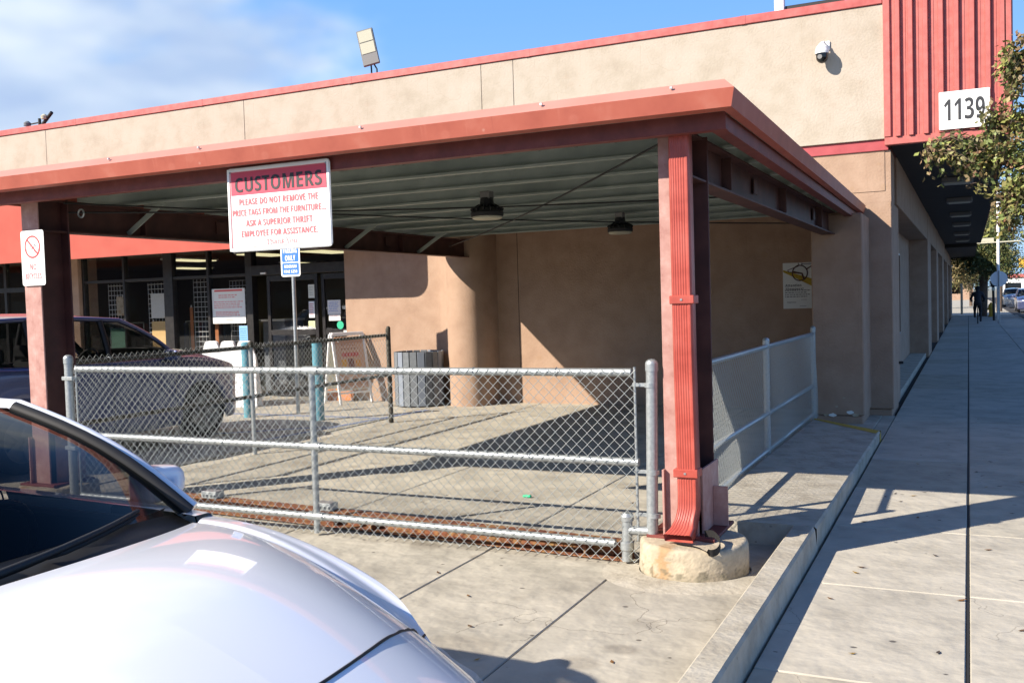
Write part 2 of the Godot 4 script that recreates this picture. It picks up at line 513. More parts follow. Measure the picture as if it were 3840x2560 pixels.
func build_ground():
	var base = ground("ground")
	bxw(base, "bedding_soil", M.dirt, -60, -0.6, -190, 3.0, -0.045, 40)
	var drive = ground("driveway")
	slab_field(drive, [-7.9, -6.3, -4.62, -2.95, -1.97, -1.055], [4.0, 0.2, -3.1, -9.25, -12.4, -14.35], [M.concrete])
	var lot = ground("parking_lot")
	slab_field(lot, [-28.0, -22.0, -16.6, -12.2, -7.9], [12.0, 4.0, -3.1, -9.25, -12.4, -14.6], [M.concrete])
	var street_lot = ground("road")
	bxw(street_lot, "asphalt", M.asphalt, 2.55, -0.4, -190, 22, -0.14, 40)
	bxw(street_lot, "asphalt", M.asphalt, -95, -0.4, 12.1, 2.5, -0.04, 40)
	bxw(street_lot, "asphalt", M.asphalt, -95, -0.4, -40, -28.05, -0.03, 12.0)
	for z in range(-12, -150, -9):
		bxw(street_lot, "lane_line", M.white, 6.6, -0.14, z, 6.72, -0.136, z - 3.0)
	var walk = ground("sidewalk")
	var zs = [3.0]
	var zz = 1.6
	while zz > -62.0:
		zs.append(zz)
		zz -= 1.466
	zs = [6.0, 4.5, 3.0, 1.57, 0.1, -1.36, -2.82, -4.28, -5.69, -7.15, -8.62, -10.1, -11.58, -13.12, -14.6]
	while zs[-1] > -63: zs.append(zs[-1] - 1.48)
	slab_field(walk, [-0.895, -0.02], zs, [M.walk_a, M.walk_a, M.walk_c])
	slab_field(walk, [-0.012, 1.25, 2.42], zs, [M.walk_b, M.walk_b, M.walk_a])
	var seam = MB.new()
	seam.box(Vector3(-0.016, -0.006, -29), Vector3(0.012, 0.008, 70))
	put(walk, "tar_seam", seam, M.rubber)
	bxw(walk, "street_kerb", M.kerb, 2.42, -0.4, -63, 2.56, 0.01, 8, 0.012)
	bxw(walk, "far_paving", M.walk_b, -14, -0.1, -190, 2.42, -0.003, -64.7)
	# joint gutter strip along the kerb foot
	var kerb = ground("kerb")
	var zk = [6.0, 3.1, 0.1, -2.9, -6.42]
	for a in zk.size() - 1:
		var b = MB.new()
		var prof = PackedVector2Array([Vector2(-1.062, -0.1), Vector2(-0.90, -0.1), Vector2(-0.905, 0.0), Vector2(-0.918, 0.132), Vector2(-0.932, 0.148), Vector2(-1.05, 0.152), Vector2(-1.062, 0.142)])
		b.prism(prof, Transform3D(Basis(), Vector3(0, 0, zk[a + 1] + 0.003)), zk[a] - zk[a + 1] - 0.006)
		put(kerb, "kerb_stone", b, M.kerb)
	bxw(kerb, "filler_slab", M.concrete, -1.05, -0.1, -13.72, -0.9, -0.002, -11.5)
	var ramp = ground("raised_walk")
	# wide slab beside the fence, sinking gently to its painted end
	var q = MB.new()
	var L0 = Vector3(-1.74, 0.15, -6.43); var R0 = Vector3(-0.925, 0.15, -6.43)
	var L1 = Vector3(-1.72, 0.13, -12.15); var R1 = Vector3(-0.925, 0.10, -11.45)
	var dn = Vector3(0, -0.25, 0)
	var bev = Vector3(0.016, -0.016, 0)
	q.quad(L0, R0, R1, L1)
	q.quad(R0, R0 + bev, R1 + bev, R1)
	q.quad(R0 + bev, R0 + bev + dn, R1 + bev + dn, R1 + bev)
	q.quad(L0, L0 + dn, R0 + dn, R0)
	q.quad(R1, R1 + dn, L1 + dn, L1)
	q.quad(L1, L1 + dn, L0 + dn, L0)
	put(ramp, "slab", q, M.kerb)
	var yl = MB.new()
	var up = Vector3(0, 0.004, 0)
	var a0 = L1 + up; var b0 = R1 + up
	yl.quad(a0 + Vector3(0, 0, 0.1), b0 + Vector3(-0.012, 0.001, 0.26), b0 + Vector3(0.004, 0.0, 0), a0)
	yl.quad(R1 + Vector3(0.02, -0.015, 0.16), R1 + Vector3(0.02, -0.12, 0.16), R1 + Vector3(0.02, -0.12, -0.01), R1 + Vector3(0.02, -0.015, -0.01))
	yl.quad(R1 + Vector3(0.02, 0.0, -0.006), R1 + Vector3(0.02, -0.12, -0.006), L1 + Vector3(0, -0.12, -0.006), L1 + Vector3(0, 0.0, -0.006))
	put(ramp, "yellow_edge", yl, M.yellow)
	# blue parking lines painted on the lot by the bollards
	var paint = ground("parking_lines")
	for l in [[Vector3(-8.15, 0, -9.6), Vector3(-7.75, 0, -13.0)], [Vector3(-11.6, 0, -11.9), Vector3(-7.8, 0, -11.9)], [Vector3(-8.1, 0, -10.9), Vector3(-11.4, 0, -8.0)]]:
		var pb = MB.new()
		pb.bar(l[0] + Vector3(0, 0.004, 0), l[1] + Vector3(0, 0.004, 0), 0.1, 0.004)
		put(paint, "painted_line", pb, M.bluepaint)

# ---------------------------------------------------------------- store
func smooth_path(pts, n):
	var out = []
	for k in pts.size() - 1:
		var p0 = pts[max(k - 1, 0)]; var p1 = pts[k]; var p2 = pts[k + 1]; var p3 = pts[min(k + 2, pts.size() - 1)]
		for j in n:
			var t = float(j) / n
			out.append(p1.cubic_interpolate(p2, p0, p3, t))
	out.append(pts[-1])
	return out

func build_store():
	var s = thing("store_building", "tan and cream stucco store building with red metal trim along the sidewalk", "building", Vector3(-8, 0, -14))
	# upper parapet in separate stucco panels with open control joints
	var wall = bxw(s, "parapet_wall", M.tan, -30, 3.0, -14.2, -0.99, 5.4, -13.66)
	var seams = [-30.0, -24.0, -20.2, -16.87, -11.72, -6.92, -6.36, -0.975]
	for k in seams.size() - 1:
		bxw(wall, "stucco_panel", M.cream, seams[k] + 0.004, 3.675, -13.64, seams[k + 1] - 0.004, 5.425, -13.6, 0.004)
	var cap = bxw(s, "coping", M.coping, -30, 5.43, -14.25, -0.99, 5.545, -13.575, 0.006)
	for k in [-26.0, -22.6, -19.3, -16.0, -12.7, -9.4, -6.1, -2.8]:
		bxw(cap, "coping_joint", M.coping, k - 0.04, 5.428, -14.252, k + 0.04, 5.5475, -13.5725, 0.004)
	bxw(s, "trim_band", M.plum, -7.9, 3.53, -13.72, -0.94, 3.672, -13.635, 0.004)
	bxw(s, "upper_wall", M.tan, -30, 2.85, -14.3, -0.915, 3.53, -13.67)
	# wall below, under the canopy
	bxw(s, "back_wall", M.tan, -7.3, -0.1, -14.6, -1.3, 2.86, -14.25)
	var j = bxw(s, "control_joint", M.black, -6.685, 0.0, -14.2495, -6.678, 2.86, -14.246)
	bxw(s, "corner_pier", M.tan, -1.82, 0.09, -15.0, -0.91, 2.86, -13.67, 0.012)
	bxw(s, "pier_foot", M.tan, -1.8, -0.1, -14.98, -0.935, 0.085, -13.7, 0.01)
	var pil = bxw(s, "pillar", M.tan, -1.815, 0.105, -14.25, -1.195, 2.66, -12.72, 0.014)
	bxw(pil, "pillar_foot", M.tan, -1.8, -0.1, -14.2, -1.215, 0.1, -12.735, 0.012)
	# chipped plaster at the foot of the pillar
	for ch in [[-1.36, 0.15, 0.05], [-1.58, 0.108, 0.05], [-1.66, 0.108, 0.04], [-1.44, 0.33, 0.02], [-1.53, 0.22, 0.02], [-1.30, 0.118, 0.045]]:
		var poly = PackedVector2Array()
		for k in 9:
			var a = TAU * k / 9
			poly.append(Vector2(cos(a) * ch[2] * rng.randf_range(0.6, 1.1), sin(a) * ch[2] * 0.55 * rng.randf_range(0.6, 1.1)))
		var mb = MB.new()
		mb.prism(poly, Transform3D(Basis(), Vector3(ch[0], ch[1], -12.722)), 0.004)
		put(pil, "plaster_chip", mb, M.paper if ch[2] > 0.046 else M.footing)
	# left wall swelling into the rounded pilaster
	var front = smooth_path([Vector2(-10.02, -14.1), Vector2(-9.2, -14.1), Vector2(-8.25, -14.1), Vector2(-7.98, -14.04), Vector2(-7.84, -13.93), Vector2(-7.76, -13.76), Vector2(-7.63, -13.6), Vector2(-7.43, -13.53), Vector2(-7.24, -13.57), Vector2(-7.12, -13.69), Vector2(-7.07, -13.88), Vector2(-7.07, -14.3)], 5)
	var rows = []
	for y in [-0.05, 0.5, 1.2, 2.0, 2.87]:
		var r = PackedVector3Array()
		for p in front: r.append(Vector3(p.x, y, p.y))
		rows.append(r)
	var lw = MB.new()
	lw.grid(rows, false, true)
	put(s, "rounded_wall", lw, M.tan)
	bxw(s, "wall_core", M.tan, -10.02, -0.1, -14.6, -7.3, 2.86, -14.12)
	bxw(s, "side_wall", M.tan, -18.35, -0.1, -14.8, -16.97, 2.9, -14.3, 0.01)
	# body and roof behind, so that the block casts its shadow
	bxw(s, "roof_deck", M.greybox, -30, 5.05, -64.4, -0.95, 5.2, -14.25)
	bxw(s, "rear_wall", M.tan, -30, -0.1, -64.7, -1.0, 5.4, -64.4)
	bxw(s, "end_wall", M.tan, -30.2, -0.1, -64.4, -30, 5.4, -14.2)
	# storefront ------------------------------------------------------------
	var zf = -14.45
	var xs = [-16.94, -15.757, -14.52, -13.486, -12.43]
	var sf = bxw(s, "storefront_head", M.bronze, -16.97, 2.84, zf - 0.06, -10.03, 3.05, zf + 0.06)
	bxw(sf, "sill", M.bronze, -16.97, -0.02, zf - 0.06, -12.5, 0.12, zf + 0.06, 0.006)
	for x in [-16.94, -15.757, -13.486]:
		bxw(sf, "mullion", M.bronze, x - 0.03, 0.12, zf - 0.06, x + 0.03, 2.84, zf + 0.06, 0.006)
	bxw(sf, "mullion", M.bronze, -14.64, 0.12, zf - 0.06, -14.40, 2.84, zf + 0.075, 0.006)
	bxw(sf, "door_jamb", M.bronze, -12.52, -0.02, zf - 0.08, -12.36, 2.84, zf + 0.08, 0.006)
	bxw(sf, "door_jamb", M.bronze, -10.10, -0.02, zf - 0.06, -10.03, 2.84, zf + 0.08, 0.006)
	for k in 4:
		var x0 = xs[k] + (0.12 if k == 2 else 0.03)
		var x1 = xs[k + 1] - (0.12 if k == 1 else 0.03) - (0.06 if k == 3 else 0.0)
		bxw(sf, "transom_bar", M.bronze, x0, 2.31, zf - 0.05, x1, 2.37, zf + 0.05, 0.005)
		bxw(sf, "pane", M.glass, x0, 0.12, zf - 0.004, x1, 2.31, zf + 0.004)
		bxw(sf, "pane", M.glass, x0, 2.37, zf - 0.004, x1, 2.84, zf + 0.004)
	# sliding doors: header box, one leaf standing open on a dark gap
	bxw(sf, "header_box", M.bronze, -12.36, 2.31, zf - 0.08, -10.10, 2.50, zf + 0.11, 0.008)
	bxw(sf, "pane", M.glass, -12.36, 2.5, zf - 0.004, -10.1, 2.84, zf + 0.004)
	bxw(sf, "ceiling_sensor", M.white, -12.1, 2.33, zf + 0.11, -11.98, 2.36, zf + 0.14)
	for leaf in [[-12.04, -10.86, 0.02], [-10.82, -10.10, -0.04]]:
		var z = zf + leaf[2]
		var d = bxw(s, "sliding_door", M.bronze, leaf[0], 0.02, z - 0.022, leaf[1], 0.24, z + 0.022, 0.004)
		bxw(d, "rail", M.bronze, leaf[0] + 0.07, 1.17, z - 0.021, leaf[1] - 0.07, 1.27, z + 0.021, 0.004)
		bxw(d, "rail", M.bronze, leaf[0] + 0.07, 2.19, z - 0.021, leaf[1] - 0.07, 2.30, z + 0.021, 0.004)
		bxw(d, "stile", M.bronze, leaf[0], 0.24, z - 0.022, leaf[0] + 0.07, 2.30, z + 0.022, 0.004)
		bxw(d, "stile", M.bronze, leaf[1] - 0.07, 0.24, z - 0.022, leaf[1], 2.30, z + 0.022, 0.004)
		bxw(d, "pane", M.glass, leaf[0] + 0.07, 0.24, z - 0.004, leaf[1] - 0.07, 1.17, z + 0.004)
		bxw(d, "pane", M.glass, leaf[0] + 0.07, 1.27, z - 0.004, leaf[1] - 0.07, 2.19, z + 0.004)
	# second window bay farther along, behind the column
	var wb = bxw(s, "storefront_head", M.bronze, -22, 2.84, zf - 0.06, -18.35, 3.05, zf + 0.06)
	for x in [-21.9, -20.6, -19.4, -18.4]:
		bxw(wb, "mullion", M.bronze, x - 0.04, 0.0, zf - 0.05, x + 0.04, 2.84, zf + 0.05)
	for k in [[-21.86, -20.64], [-20.56, -19.44], [-19.36, -18.44]]:
		bxw(wb, "pane", M.glass, k[0], 0.1, zf - 0.004, k[1], 2.2, zf + 0.004)
		bxw(wb, "transom_bar", M.bronze, k[0], 2.2, zf - 0.05, k[1], 2.3, zf + 0.05)
		bxw(wb, "pane", M.glass, k[0], 2.3, zf - 0.004, k[1], 2.84, zf + 0.004)
	bxw(s, "side_wall", M.tan, -30, -0.1, -14.8, -22, 2.9, -14.3, 0.01)
	# room behind the glass
	bxw(s, "shop_floor", M.interior_floor, -24, -0.1, -24, -8, 0.0, -14.6)
	bxw(s, "shop_ceiling", M.interior, -24, 3.0, -24, -8, 3.1, -14.55)
	bxw(s, "shop_back_wall", M.interior, -24, 0, -24.2, -8, 3.0, -24)
	bxw(s, "shop_side_wall", M.interior, -24.1, 0, -24, -24, 3.0, -14.6)
	bxw(s, "shop_side_wall", M.interior, -8, 0, -24, -7.9, 3.0, -14.65)
	# long facade on the sidewalk ---------------------------------------------
	bxw(s, "facade_panel", M.tan, -1.6, -0.1, -64.4, -1.35, 3.6, -15.0)
	bxw(s, "plinth", M.kerb, -1.35, -0.1, -26.2, -0.98, 0.07, -15.0, 0.012)
	for p in [[-26.2, -28.2], [-33.5, -35.2], [-41.2, -43.2], [-50.5, -52.3], [-60.0, -64.4]]:
		bxw(s, "facade_pier", M.tan, -1.36, -0.1, p[1], -0.91, 3.6, p[0], 0.012)
	for p in [[-15.0, -26.2], [-28.2, -33.5], [-35.2, -41.2], [-43.2, -50.5], [-52.3, -60.0]]:
		bxw(s, "header_beam", M.tan, -1.36, 2.92, p[1], -0.92, 3.6, p[0], 0.01)
	for p in [-21.6, -31.0, -38.2]:
		var sl = bxw(s, "slot_window", M.bronze, -1.352, 0.75, p - 0.32, -1.31, 2.45, p + 0.32, 0.004)
		bxw(sl, "pane", M.darkglass, -1.312, 0.8, p - 0.27, -1.306, 2.4, p + 0.27)
	bxw(s, "hose_bib", M.black, -0.91, 0.62, -14.76, -0.85, 0.66, -14.72, 0.006)
	# overhang with ribbed red metal ------------------------------------------
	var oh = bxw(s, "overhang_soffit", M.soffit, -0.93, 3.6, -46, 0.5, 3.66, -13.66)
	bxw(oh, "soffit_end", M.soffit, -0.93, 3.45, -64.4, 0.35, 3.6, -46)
	var pf = bxw(s, "metal_fascia", M.redpanel, -0.975, 3.66, -13.66, 0.5, 5.8, -13.6)
	bxw(pf, "bottom_trim", M.redpanel, -0.98, 3.585, -13.68, 0.515, 3.685, -13.575, 0.006)
	bxw(pf, "corner_trim", M.redpanel, -0.985, 3.69, -13.66, -0.90, 5.8, -13.565, 0.006)
	bxw(pf, "corner_trim", M.redpanel, 0.44, 3.69, -13.66, 0.512, 5.8, -13.565, 0.006)
	for e in [-0.81, -0.655, -0.475, -0.295, -0.115, 0.065, 0.245, 0.405]:
		var rb = MB.new()
		var w = 0.026
		var poly = PackedVector2Array([Vector2(-w - 0.012, 0), Vector2(w + 0.012, 0), Vector2(w, 0.055), Vector2(-w, 0.055)])
		rb.prism(poly, Transform3D(Basis(Vector3.RIGHT, Vector3(0, 0, 1), Vector3(0, -1, 0)), Vector3(e, 5.8, -13.6)), 2.112)
		put(pf, "rib", rb, M.redpanel)
		for q in [0.055, 0.09]:
			var fl = MB.new()
			fl.box(Vector3(e + q, 4.742, -13.597), Vector3(0.012, 2.112, 0.006))
			put(pf, "flute", fl, M.redpanel)
	var side = bxw(s, "metal_fascia", M.redpanel, 0.44, 3.66, -46, 0.5, 5.8, -13.66)
	for k in 60:
		bxw(side, "rib", M.redpanel, 0.5, 3.69, -13.9 - k * 0.53 - 0.03, 0.535, 5.8, -13.9 - k * 0.53 + 0.03)
	# soffit lights, unlit
	for p in [[-0.16, -18.5], [-0.16, -22.7], [-0.17, -27.0], [-0.17, -31.2], [-0.2, -36.5], [-0.2, -41.5]]:
		var l = thing("soffit_light", "unlit square light set into the dark soffit over the sidewalk", "light", Vector3(p[0], 3.6, p[1]), "soffit lights over the sidewalk")
		loc(l, "housing", cbox(Vector3(0.5, 0.09, 0.5), 0.012), M.greybox, Vector3(0, -0.045, 0))
		loc(l, "diffuser", cbox(Vector3(0.42, 0.012, 0.42), 0.003), M.lampglass, Vector3(0, -0.095, 0))
	# red awning over the storefront, with rounded lower corner
	var aw = thing("red_awning", "bright orange red awning panel over the storefront windows", "awning", Vector3(-15, 2.74, -13.3))
	var poly = PackedVector2Array([Vector2(-26, 4.25), Vector2(-26, 2.735), Vector2(-9.55, 2.735)])
	for k in 7:
		var a = -PI / 2 + PI / 2 * k / 6
		poly.append(Vector2(-9.51 + cos(a) * 0.28, 3.015 + sin(a) * 0.28))
	poly.append(Vector2(-9.23, 4.25))
	var ab = MB.new()
	ab.prism(poly, Transform3D(Basis(), Vector3(0, 0, -13.02)), 0.05)
	put(aw, "front_panel", ab, M.awning)
	bxw(aw, "top_panel", M.awning, -26, 4.2, -13.595, -9.23, 4.25, -13.022)
	bxw(aw, "end_panel", M.awning, -9.28, 3.05, -13.595, -9.23, 4.2, -13.022)

# ---------------------------------------------------------------- canopy
func ibeam(b, p0, p1, depth, width, up = Vector3.UP, tf = 0.014, tw = 0.01):
	# p0, p1: centre line
	var d = (p1 - p0).normalized()
	b.bar(p0 + up * (depth * 0.5 - tf * 0.5), p1 + up * (depth * 0.5 - tf * 0.5), width, tf, up)
	b.bar(p0 - up * (depth * 0.5 - tf * 0.5), p1 - up * (depth * 0.5 - tf * 0.5), width, tf, up)
	b.bar(p0, p1, tw, depth - 2 * tf, up)

func steel_column(s, x0, x1, z0, z1, base):
	var f = 0.014
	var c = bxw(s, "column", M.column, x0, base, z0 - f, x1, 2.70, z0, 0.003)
	bxw(c, "web", M.colside_shaded, (x0 + x1) * 0.5 - 0.006, base, z1 + f, (x0 + x1) * 0.5 + 0.006, 2.69, z0 - f)
	bxw(c, "rear_flange", M.colside_shaded, x0, base, z1, x1, 2.69, z1 + f, 0.003)
	bxw(c, "stiffener", M.colside_shaded, x0 + 0.01, 2.40, z1 + f, x1 - 0.01, 2.412, z0 - f)
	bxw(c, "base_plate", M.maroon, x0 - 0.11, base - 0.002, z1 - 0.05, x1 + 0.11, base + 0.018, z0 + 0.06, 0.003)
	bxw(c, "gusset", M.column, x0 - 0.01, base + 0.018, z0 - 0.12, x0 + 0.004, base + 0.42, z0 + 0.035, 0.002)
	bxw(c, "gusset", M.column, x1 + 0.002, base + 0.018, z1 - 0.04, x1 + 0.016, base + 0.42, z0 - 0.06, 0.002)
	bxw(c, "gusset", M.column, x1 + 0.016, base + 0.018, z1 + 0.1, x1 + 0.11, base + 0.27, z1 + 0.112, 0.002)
	return c

func build_canopy():
	var s = thing("steel_canopy", "red steel canopy on two columns, standing over the fenced yard", "canopy", Vector3(-4.6, 0, -9.5))
	var XL = -7.99
	var xr = func(z): return -1.165 - 0.08 * clamp((-z - 5.3) / 8.3, 0, 1)
	steel_column(s, -7.40, -7.195, -5.68, -6.0, 0.2)
	var rc = steel_column(s, -1.70, -1.495, -5.68, -6.1, 0.2)
	# fascia: profile swept along the front and the right side
	var prof = [[0.05, 2.70], [0.0, 2.712], [-0.022, 2.812], [0.045, 2.874], [0.10, 2.874]]
	var seg = [["front_fascia", M.fascia, 0, 2], ["front_fascia_top", M.fascia_sunlit, 2, 4]]
	for g in seg:
		var fb = MB.new()
		for k in range(g[2], g[3]):
			var a = prof[k]; var b = prof[k + 1]
			fb.quad(Vector3(XL, a[1], -5.3 - a[0]), Vector3(-1.165 - a[0], a[1], -5.3 - a[0]), Vector3(-1.165 - b[0], b[1], -5.3 - b[0]), Vector3(XL, b[1], -5.3 - b[0]))
		put(s, g[0], fb, g[1])
	for g in [["side_fascia", M.fascia, 0, 2], ["side_fascia_top", M.fascia_sunlit, 2, 4]]:
		var fb = MB.new()
		for k in range(g[2], g[3]):
			var a = prof[k]; var b = prof[k + 1]
			fb.quad(Vector3(-1.165 - a[0], a[1], -5.3 - a[0]), Vector3(-1.245 - a[0], a[1], -13.55), Vector3(-1.245 - b[0], b[1], -13.55), Vector3(-1.165 - b[0], b[1], -5.3 - b[0]))
		put(s, g[0], fb, g[1])
	for x in [-7.2, -5.9, -5.0, -3.6, -2.3, -1.5]:
		var sc = MB.new()
		sc.box(Vector3(x, 2.852, -5.30), Vector3(0.014, 0.014, 0.014))
		put(s, "screw", sc, M.galv)
	# eave channel under the front edge and along the side
	var ev = MB.new()
	ev.box(Vector3((XL - 1.235) * 0.5, 2.675, -5.475), Vector3(-1.235 - XL, 0.092, 0.012))
	ev.box(Vector3((XL - 1.235) * 0.5, 2.627, -5.51), Vector3(-1.235 - XL, 0.008, 0.08))
	put(s, "eave_channel", ev, M.maroon)
	var es = MB.new()
	es.bar(Vector3(-1.245, 2.672, -5.48), Vector3(-1.32, 2.672, -13.5), 0.012, 0.086)
	es.bar(Vector3(-1.285, 2.626, -5.48), Vector3(-1.36, 2.626, -13.5), 0.09, 0.008)
	put(s, "side_channel", es, M.maroon)
	# roof deck: ribbed sheet, plus its top skin
	var dk = MB.new()
	dk.quad(Vector3(XL, 2.846, -5.36), Vector3(-1.2, 2.846, -5.36), Vector3(-1.285, 2.846, -13.8), Vector3(XL, 2.846, -13.8))
	dk.quad(Vector3(XL, 2.838, -13.8), Vector3(-1.285, 2.838, -13.8), Vector3(-1.2, 2.838, -5.36), Vector3(XL, 2.838, -5.36))
	var deck = put(s, "roof_deck", dk, M.deck)
	var xx = XL + 0.15
	while xx < -1.4:
		var rb = MB.new()
		rb.box(Vector3(xx, 2.828, -9.47), Vector3(0.035, 0.02, 8.2))
		put(deck, "deck_rib", rb, M.deck)
		xx += 0.305
	# left end trim
	bxw(s, "end_trim", M.fascia, XL - 0.015, 2.70, -13.58, XL, 2.872, -5.36)
	# main beams over the columns
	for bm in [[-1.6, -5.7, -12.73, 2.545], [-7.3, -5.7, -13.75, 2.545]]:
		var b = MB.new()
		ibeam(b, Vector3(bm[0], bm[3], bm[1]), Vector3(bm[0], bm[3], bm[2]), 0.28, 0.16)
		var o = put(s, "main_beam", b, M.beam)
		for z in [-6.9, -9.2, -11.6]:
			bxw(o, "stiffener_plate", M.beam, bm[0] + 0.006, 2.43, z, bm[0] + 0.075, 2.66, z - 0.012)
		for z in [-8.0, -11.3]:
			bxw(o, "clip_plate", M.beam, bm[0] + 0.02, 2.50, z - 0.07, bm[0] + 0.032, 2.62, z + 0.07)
	# purlins with a bright lower lip, flange braces to the beams
	for z in [-5.95, -6.75, -7.6, -8.5, -9.4, -10.3, -11.2, -12.1, -13.0]:
		var p = MB.new()
		var xe = xr.call(z) - 0.12
		p.box(Vector3((XL + xe) * 0.5, 2.765, z), Vector3(xe - XL - 0.05, 0.13, 0.008))
		p.box(Vector3((XL + xe) * 0.5, 2.703, z + 0.03), Vector3(xe - XL - 0.05, 0.007, 0.06))
		p.box(Vector3((XL + xe) * 0.5, 2.709, z + 0.058), Vector3(xe - XL - 0.05, 0.018, 0.006))
		put(s, "purlin", p, M.purlin)
	for z in [-6.75, -8.5, -10.3, -12.1]:
		for e in [[-7.28, 0.48], [-1.62, -0.48]]:
			var b = MB.new()
			b.bar(Vector3(e[0], 2.43, z + 0.02), Vector3(e[0] + e[1], 2.71, z + 0.02), 0.05, 0.008, Vector3(0, 0, 1))
			put(s, "flange_brace", b, M.purlin)
	# crossed tie rods
	for r in [[Vector3(-1.75, 2.66, -5.95), Vector3(-7.2, 2.55, -12.9)], [Vector3(-7.2, 2.66, -5.95), Vector3(-1.75, 2.55, -12.6)], [Vector3(-7.2, 2.58, -6.0), Vector3(-1.75, 2.62, -9.3)]]:
		var b = MB.new()
		var pts = []
		for k in 9:
			var t = k / 8.0
			pts.append(r[0].lerp(r[1], t) + Vector3(0, -0.05 * sin(t * PI), 0))
		b.tube(pts, 0.008, 6)
		put(s, "tie_rod", b, M.black)
	var ring = MB.new()
	var rp = []
	for k in 15: rp.append(Vector3(-7.02 + cos(TAU * k / 14) * 0.035, 2.56 + sin(TAU * k / 14) * 0.035, -5.98))
	ring.tube(rp, 0.008, 6, false)
	put(s, "rod_eye", ring, M.galv)
	# corrugated downspout on the right column, kicked out at the foot
	var sp = MB.new()
	var path = [Vector3(-1.54, 2.70, -5.60), Vector3(-1.54, 2.0, -5.603), Vector3(-1.54, 1.3, -5.608), Vector3(-1.535, 0.75, -5.612), Vector3(-1.532, 0.5, -5.61), Vector3(-1.532, 0.40, -5.60), Vector3(-1.54, 0.33, -5.57), Vector3(-1.552, 0.28, -5.53), Vector3(-1.57, 0.245, -5.48)]
	var rows = []
	for k in path.size():
		var r = PackedVector3Array()
		var w = 0.062 + (0.012 * max(0, k - 6))
		var d = 0.042 * (1.0 if k < 7 else 0.75)
		var tang = (path[min(k + 1, path.size() - 1)] - path[max(k - 1, 0)]).normalized()
		var nrm_ = Vector3.RIGHT.cross(tang).normalized() * -1.0
		if nrm_.z < 0: nrm_ = -nrm_
		var shape = []
		for q in 29:
			var fx = -1.0 + 2.0 * q / 28.0
			shape.append(Vector2(fx * w * 0.86, d - (0.0035 if q % 4 > 1 and q > 2 and q < 26 else 0.0)))
		shape.append(Vector2(w, d * 0.7))
		shape.append(Vector2(w, -d))
		shape.append(Vector2(-w, -d))
		shape.append(Vector2(-w, d * 0.7))
		for q in shape: r.append(path[k] + Vector3.RIGHT * q.x + nrm_ * q.y)
		rows.append(r)
	sp.grid(rows, true, true)
	var spo = put(s, "downspout", sp, M.spout)
	for y in [1.66, 0.62]:
		bxw(spo, "strap", M.spout, -1.612, y - 0.025, -5.66, -1.462, y + 0.025, -5.552, 0.004)
		bxw(spo, "screw", M.galv, -1.545, y - 0.006, -5.552, -1.533, y + 0.006, -5.548)
	# footings
	for f in [[-1.54, -5.72, "round concrete footing under the column with the downspout"], [-7.3, -5.85, "round concrete footing under the column with the bicycle sign"]]:
		var ft = thing("concrete_footing", f[2], "footing", Vector3(f[0], 0, f[1]))
		var b = MB.new()
		var rows2 = []
		var prof2 = []
		for k in 17: prof2.append([0.335 - 0.007 * k / 16.0, -0.03 + 0.195 * k / 16.0])
		prof2 += [[0.324, 0.18], [0.316, 0.191], [0.30, 0.198], [0.2, 0.2], [0.1, 0.2], [0.0, 0.2]]
		var fn = FastNoiseLite.new()
		fn.seed = 3
		fn.frequency = 9.0
		fn.fractal_octaves = 4
		for p in prof2:
			var r = PackedVector3Array()
			for k in 140:
				var a = TAU * k / 140
				var w = p[0] * (1.0 + 0.006 * sin(a * 5 + p[1] * 20) + 0.004 * sin(a * 11))
				var q = Vector3(cos(a) * w, p[1] + 0.003 * sin(a * 7) * (1 if p[0] > 0 else 0), sin(a) * w)
				r.append(q)
				# plaster, with the rust run and the mould line that the footing carries
				var nz = fn.get_noise_3dv(q * 1.0)
				var n4 = fn.get_noise_3dv(q * 4.0 + Vector3(7, 0, 0))
				var col = Color(0.43, 0.365, 0.265) * (1.0 + 0.3 * nz + 0.25 * n4)
				var rust = smoothstep(0.25, 0.6, 1.0 - abs(a - 1.92) / 0.3 + 0.9 * nz + 0.4 * n4) * (1.0 if p[0] > 0.2 else 0.4)
				col = col.lerp(Color(0.33, 0.19, 0.08), 0.75 * rust)
				var mould = smoothstep(0.0, 0.35, 0.55 * n4 + 0.9 * nz + 0.3 - abs(a - 1.2) * 0.25) * (1.0 if p[1] < 0.055 + 0.05 * nz else 0.0)
				col = col.lerp(Color(0.12, 0.11, 0.075), 0.7 * mould)
				col.a = 1
				b.c.append(col)
			rows2.append(r)
		b.grid(rows2, true, true)
		loc(ft, "body", b, M.footing_v)
		var ap = MB.new()
		var ring2 = []
		for p in [[0.56, 0.002], [0.44, 0.012], [0.335, 0.016]]:
			var r = PackedVector3Array()
			for k in 40:
				var a = TAU * k / 40
				r.append(Vector3(cos(a) * p[0] * (1 + 0.05 * sin(a * 3 + 1)), p[1], sin(a) * p[0] * (1 + 0.05 * sin(a * 3 + 1))))
			ring2.append(r)
		ap.grid(ring2, true, true)
		loc(ft, "mortar_skirt", ap, M.kerb)
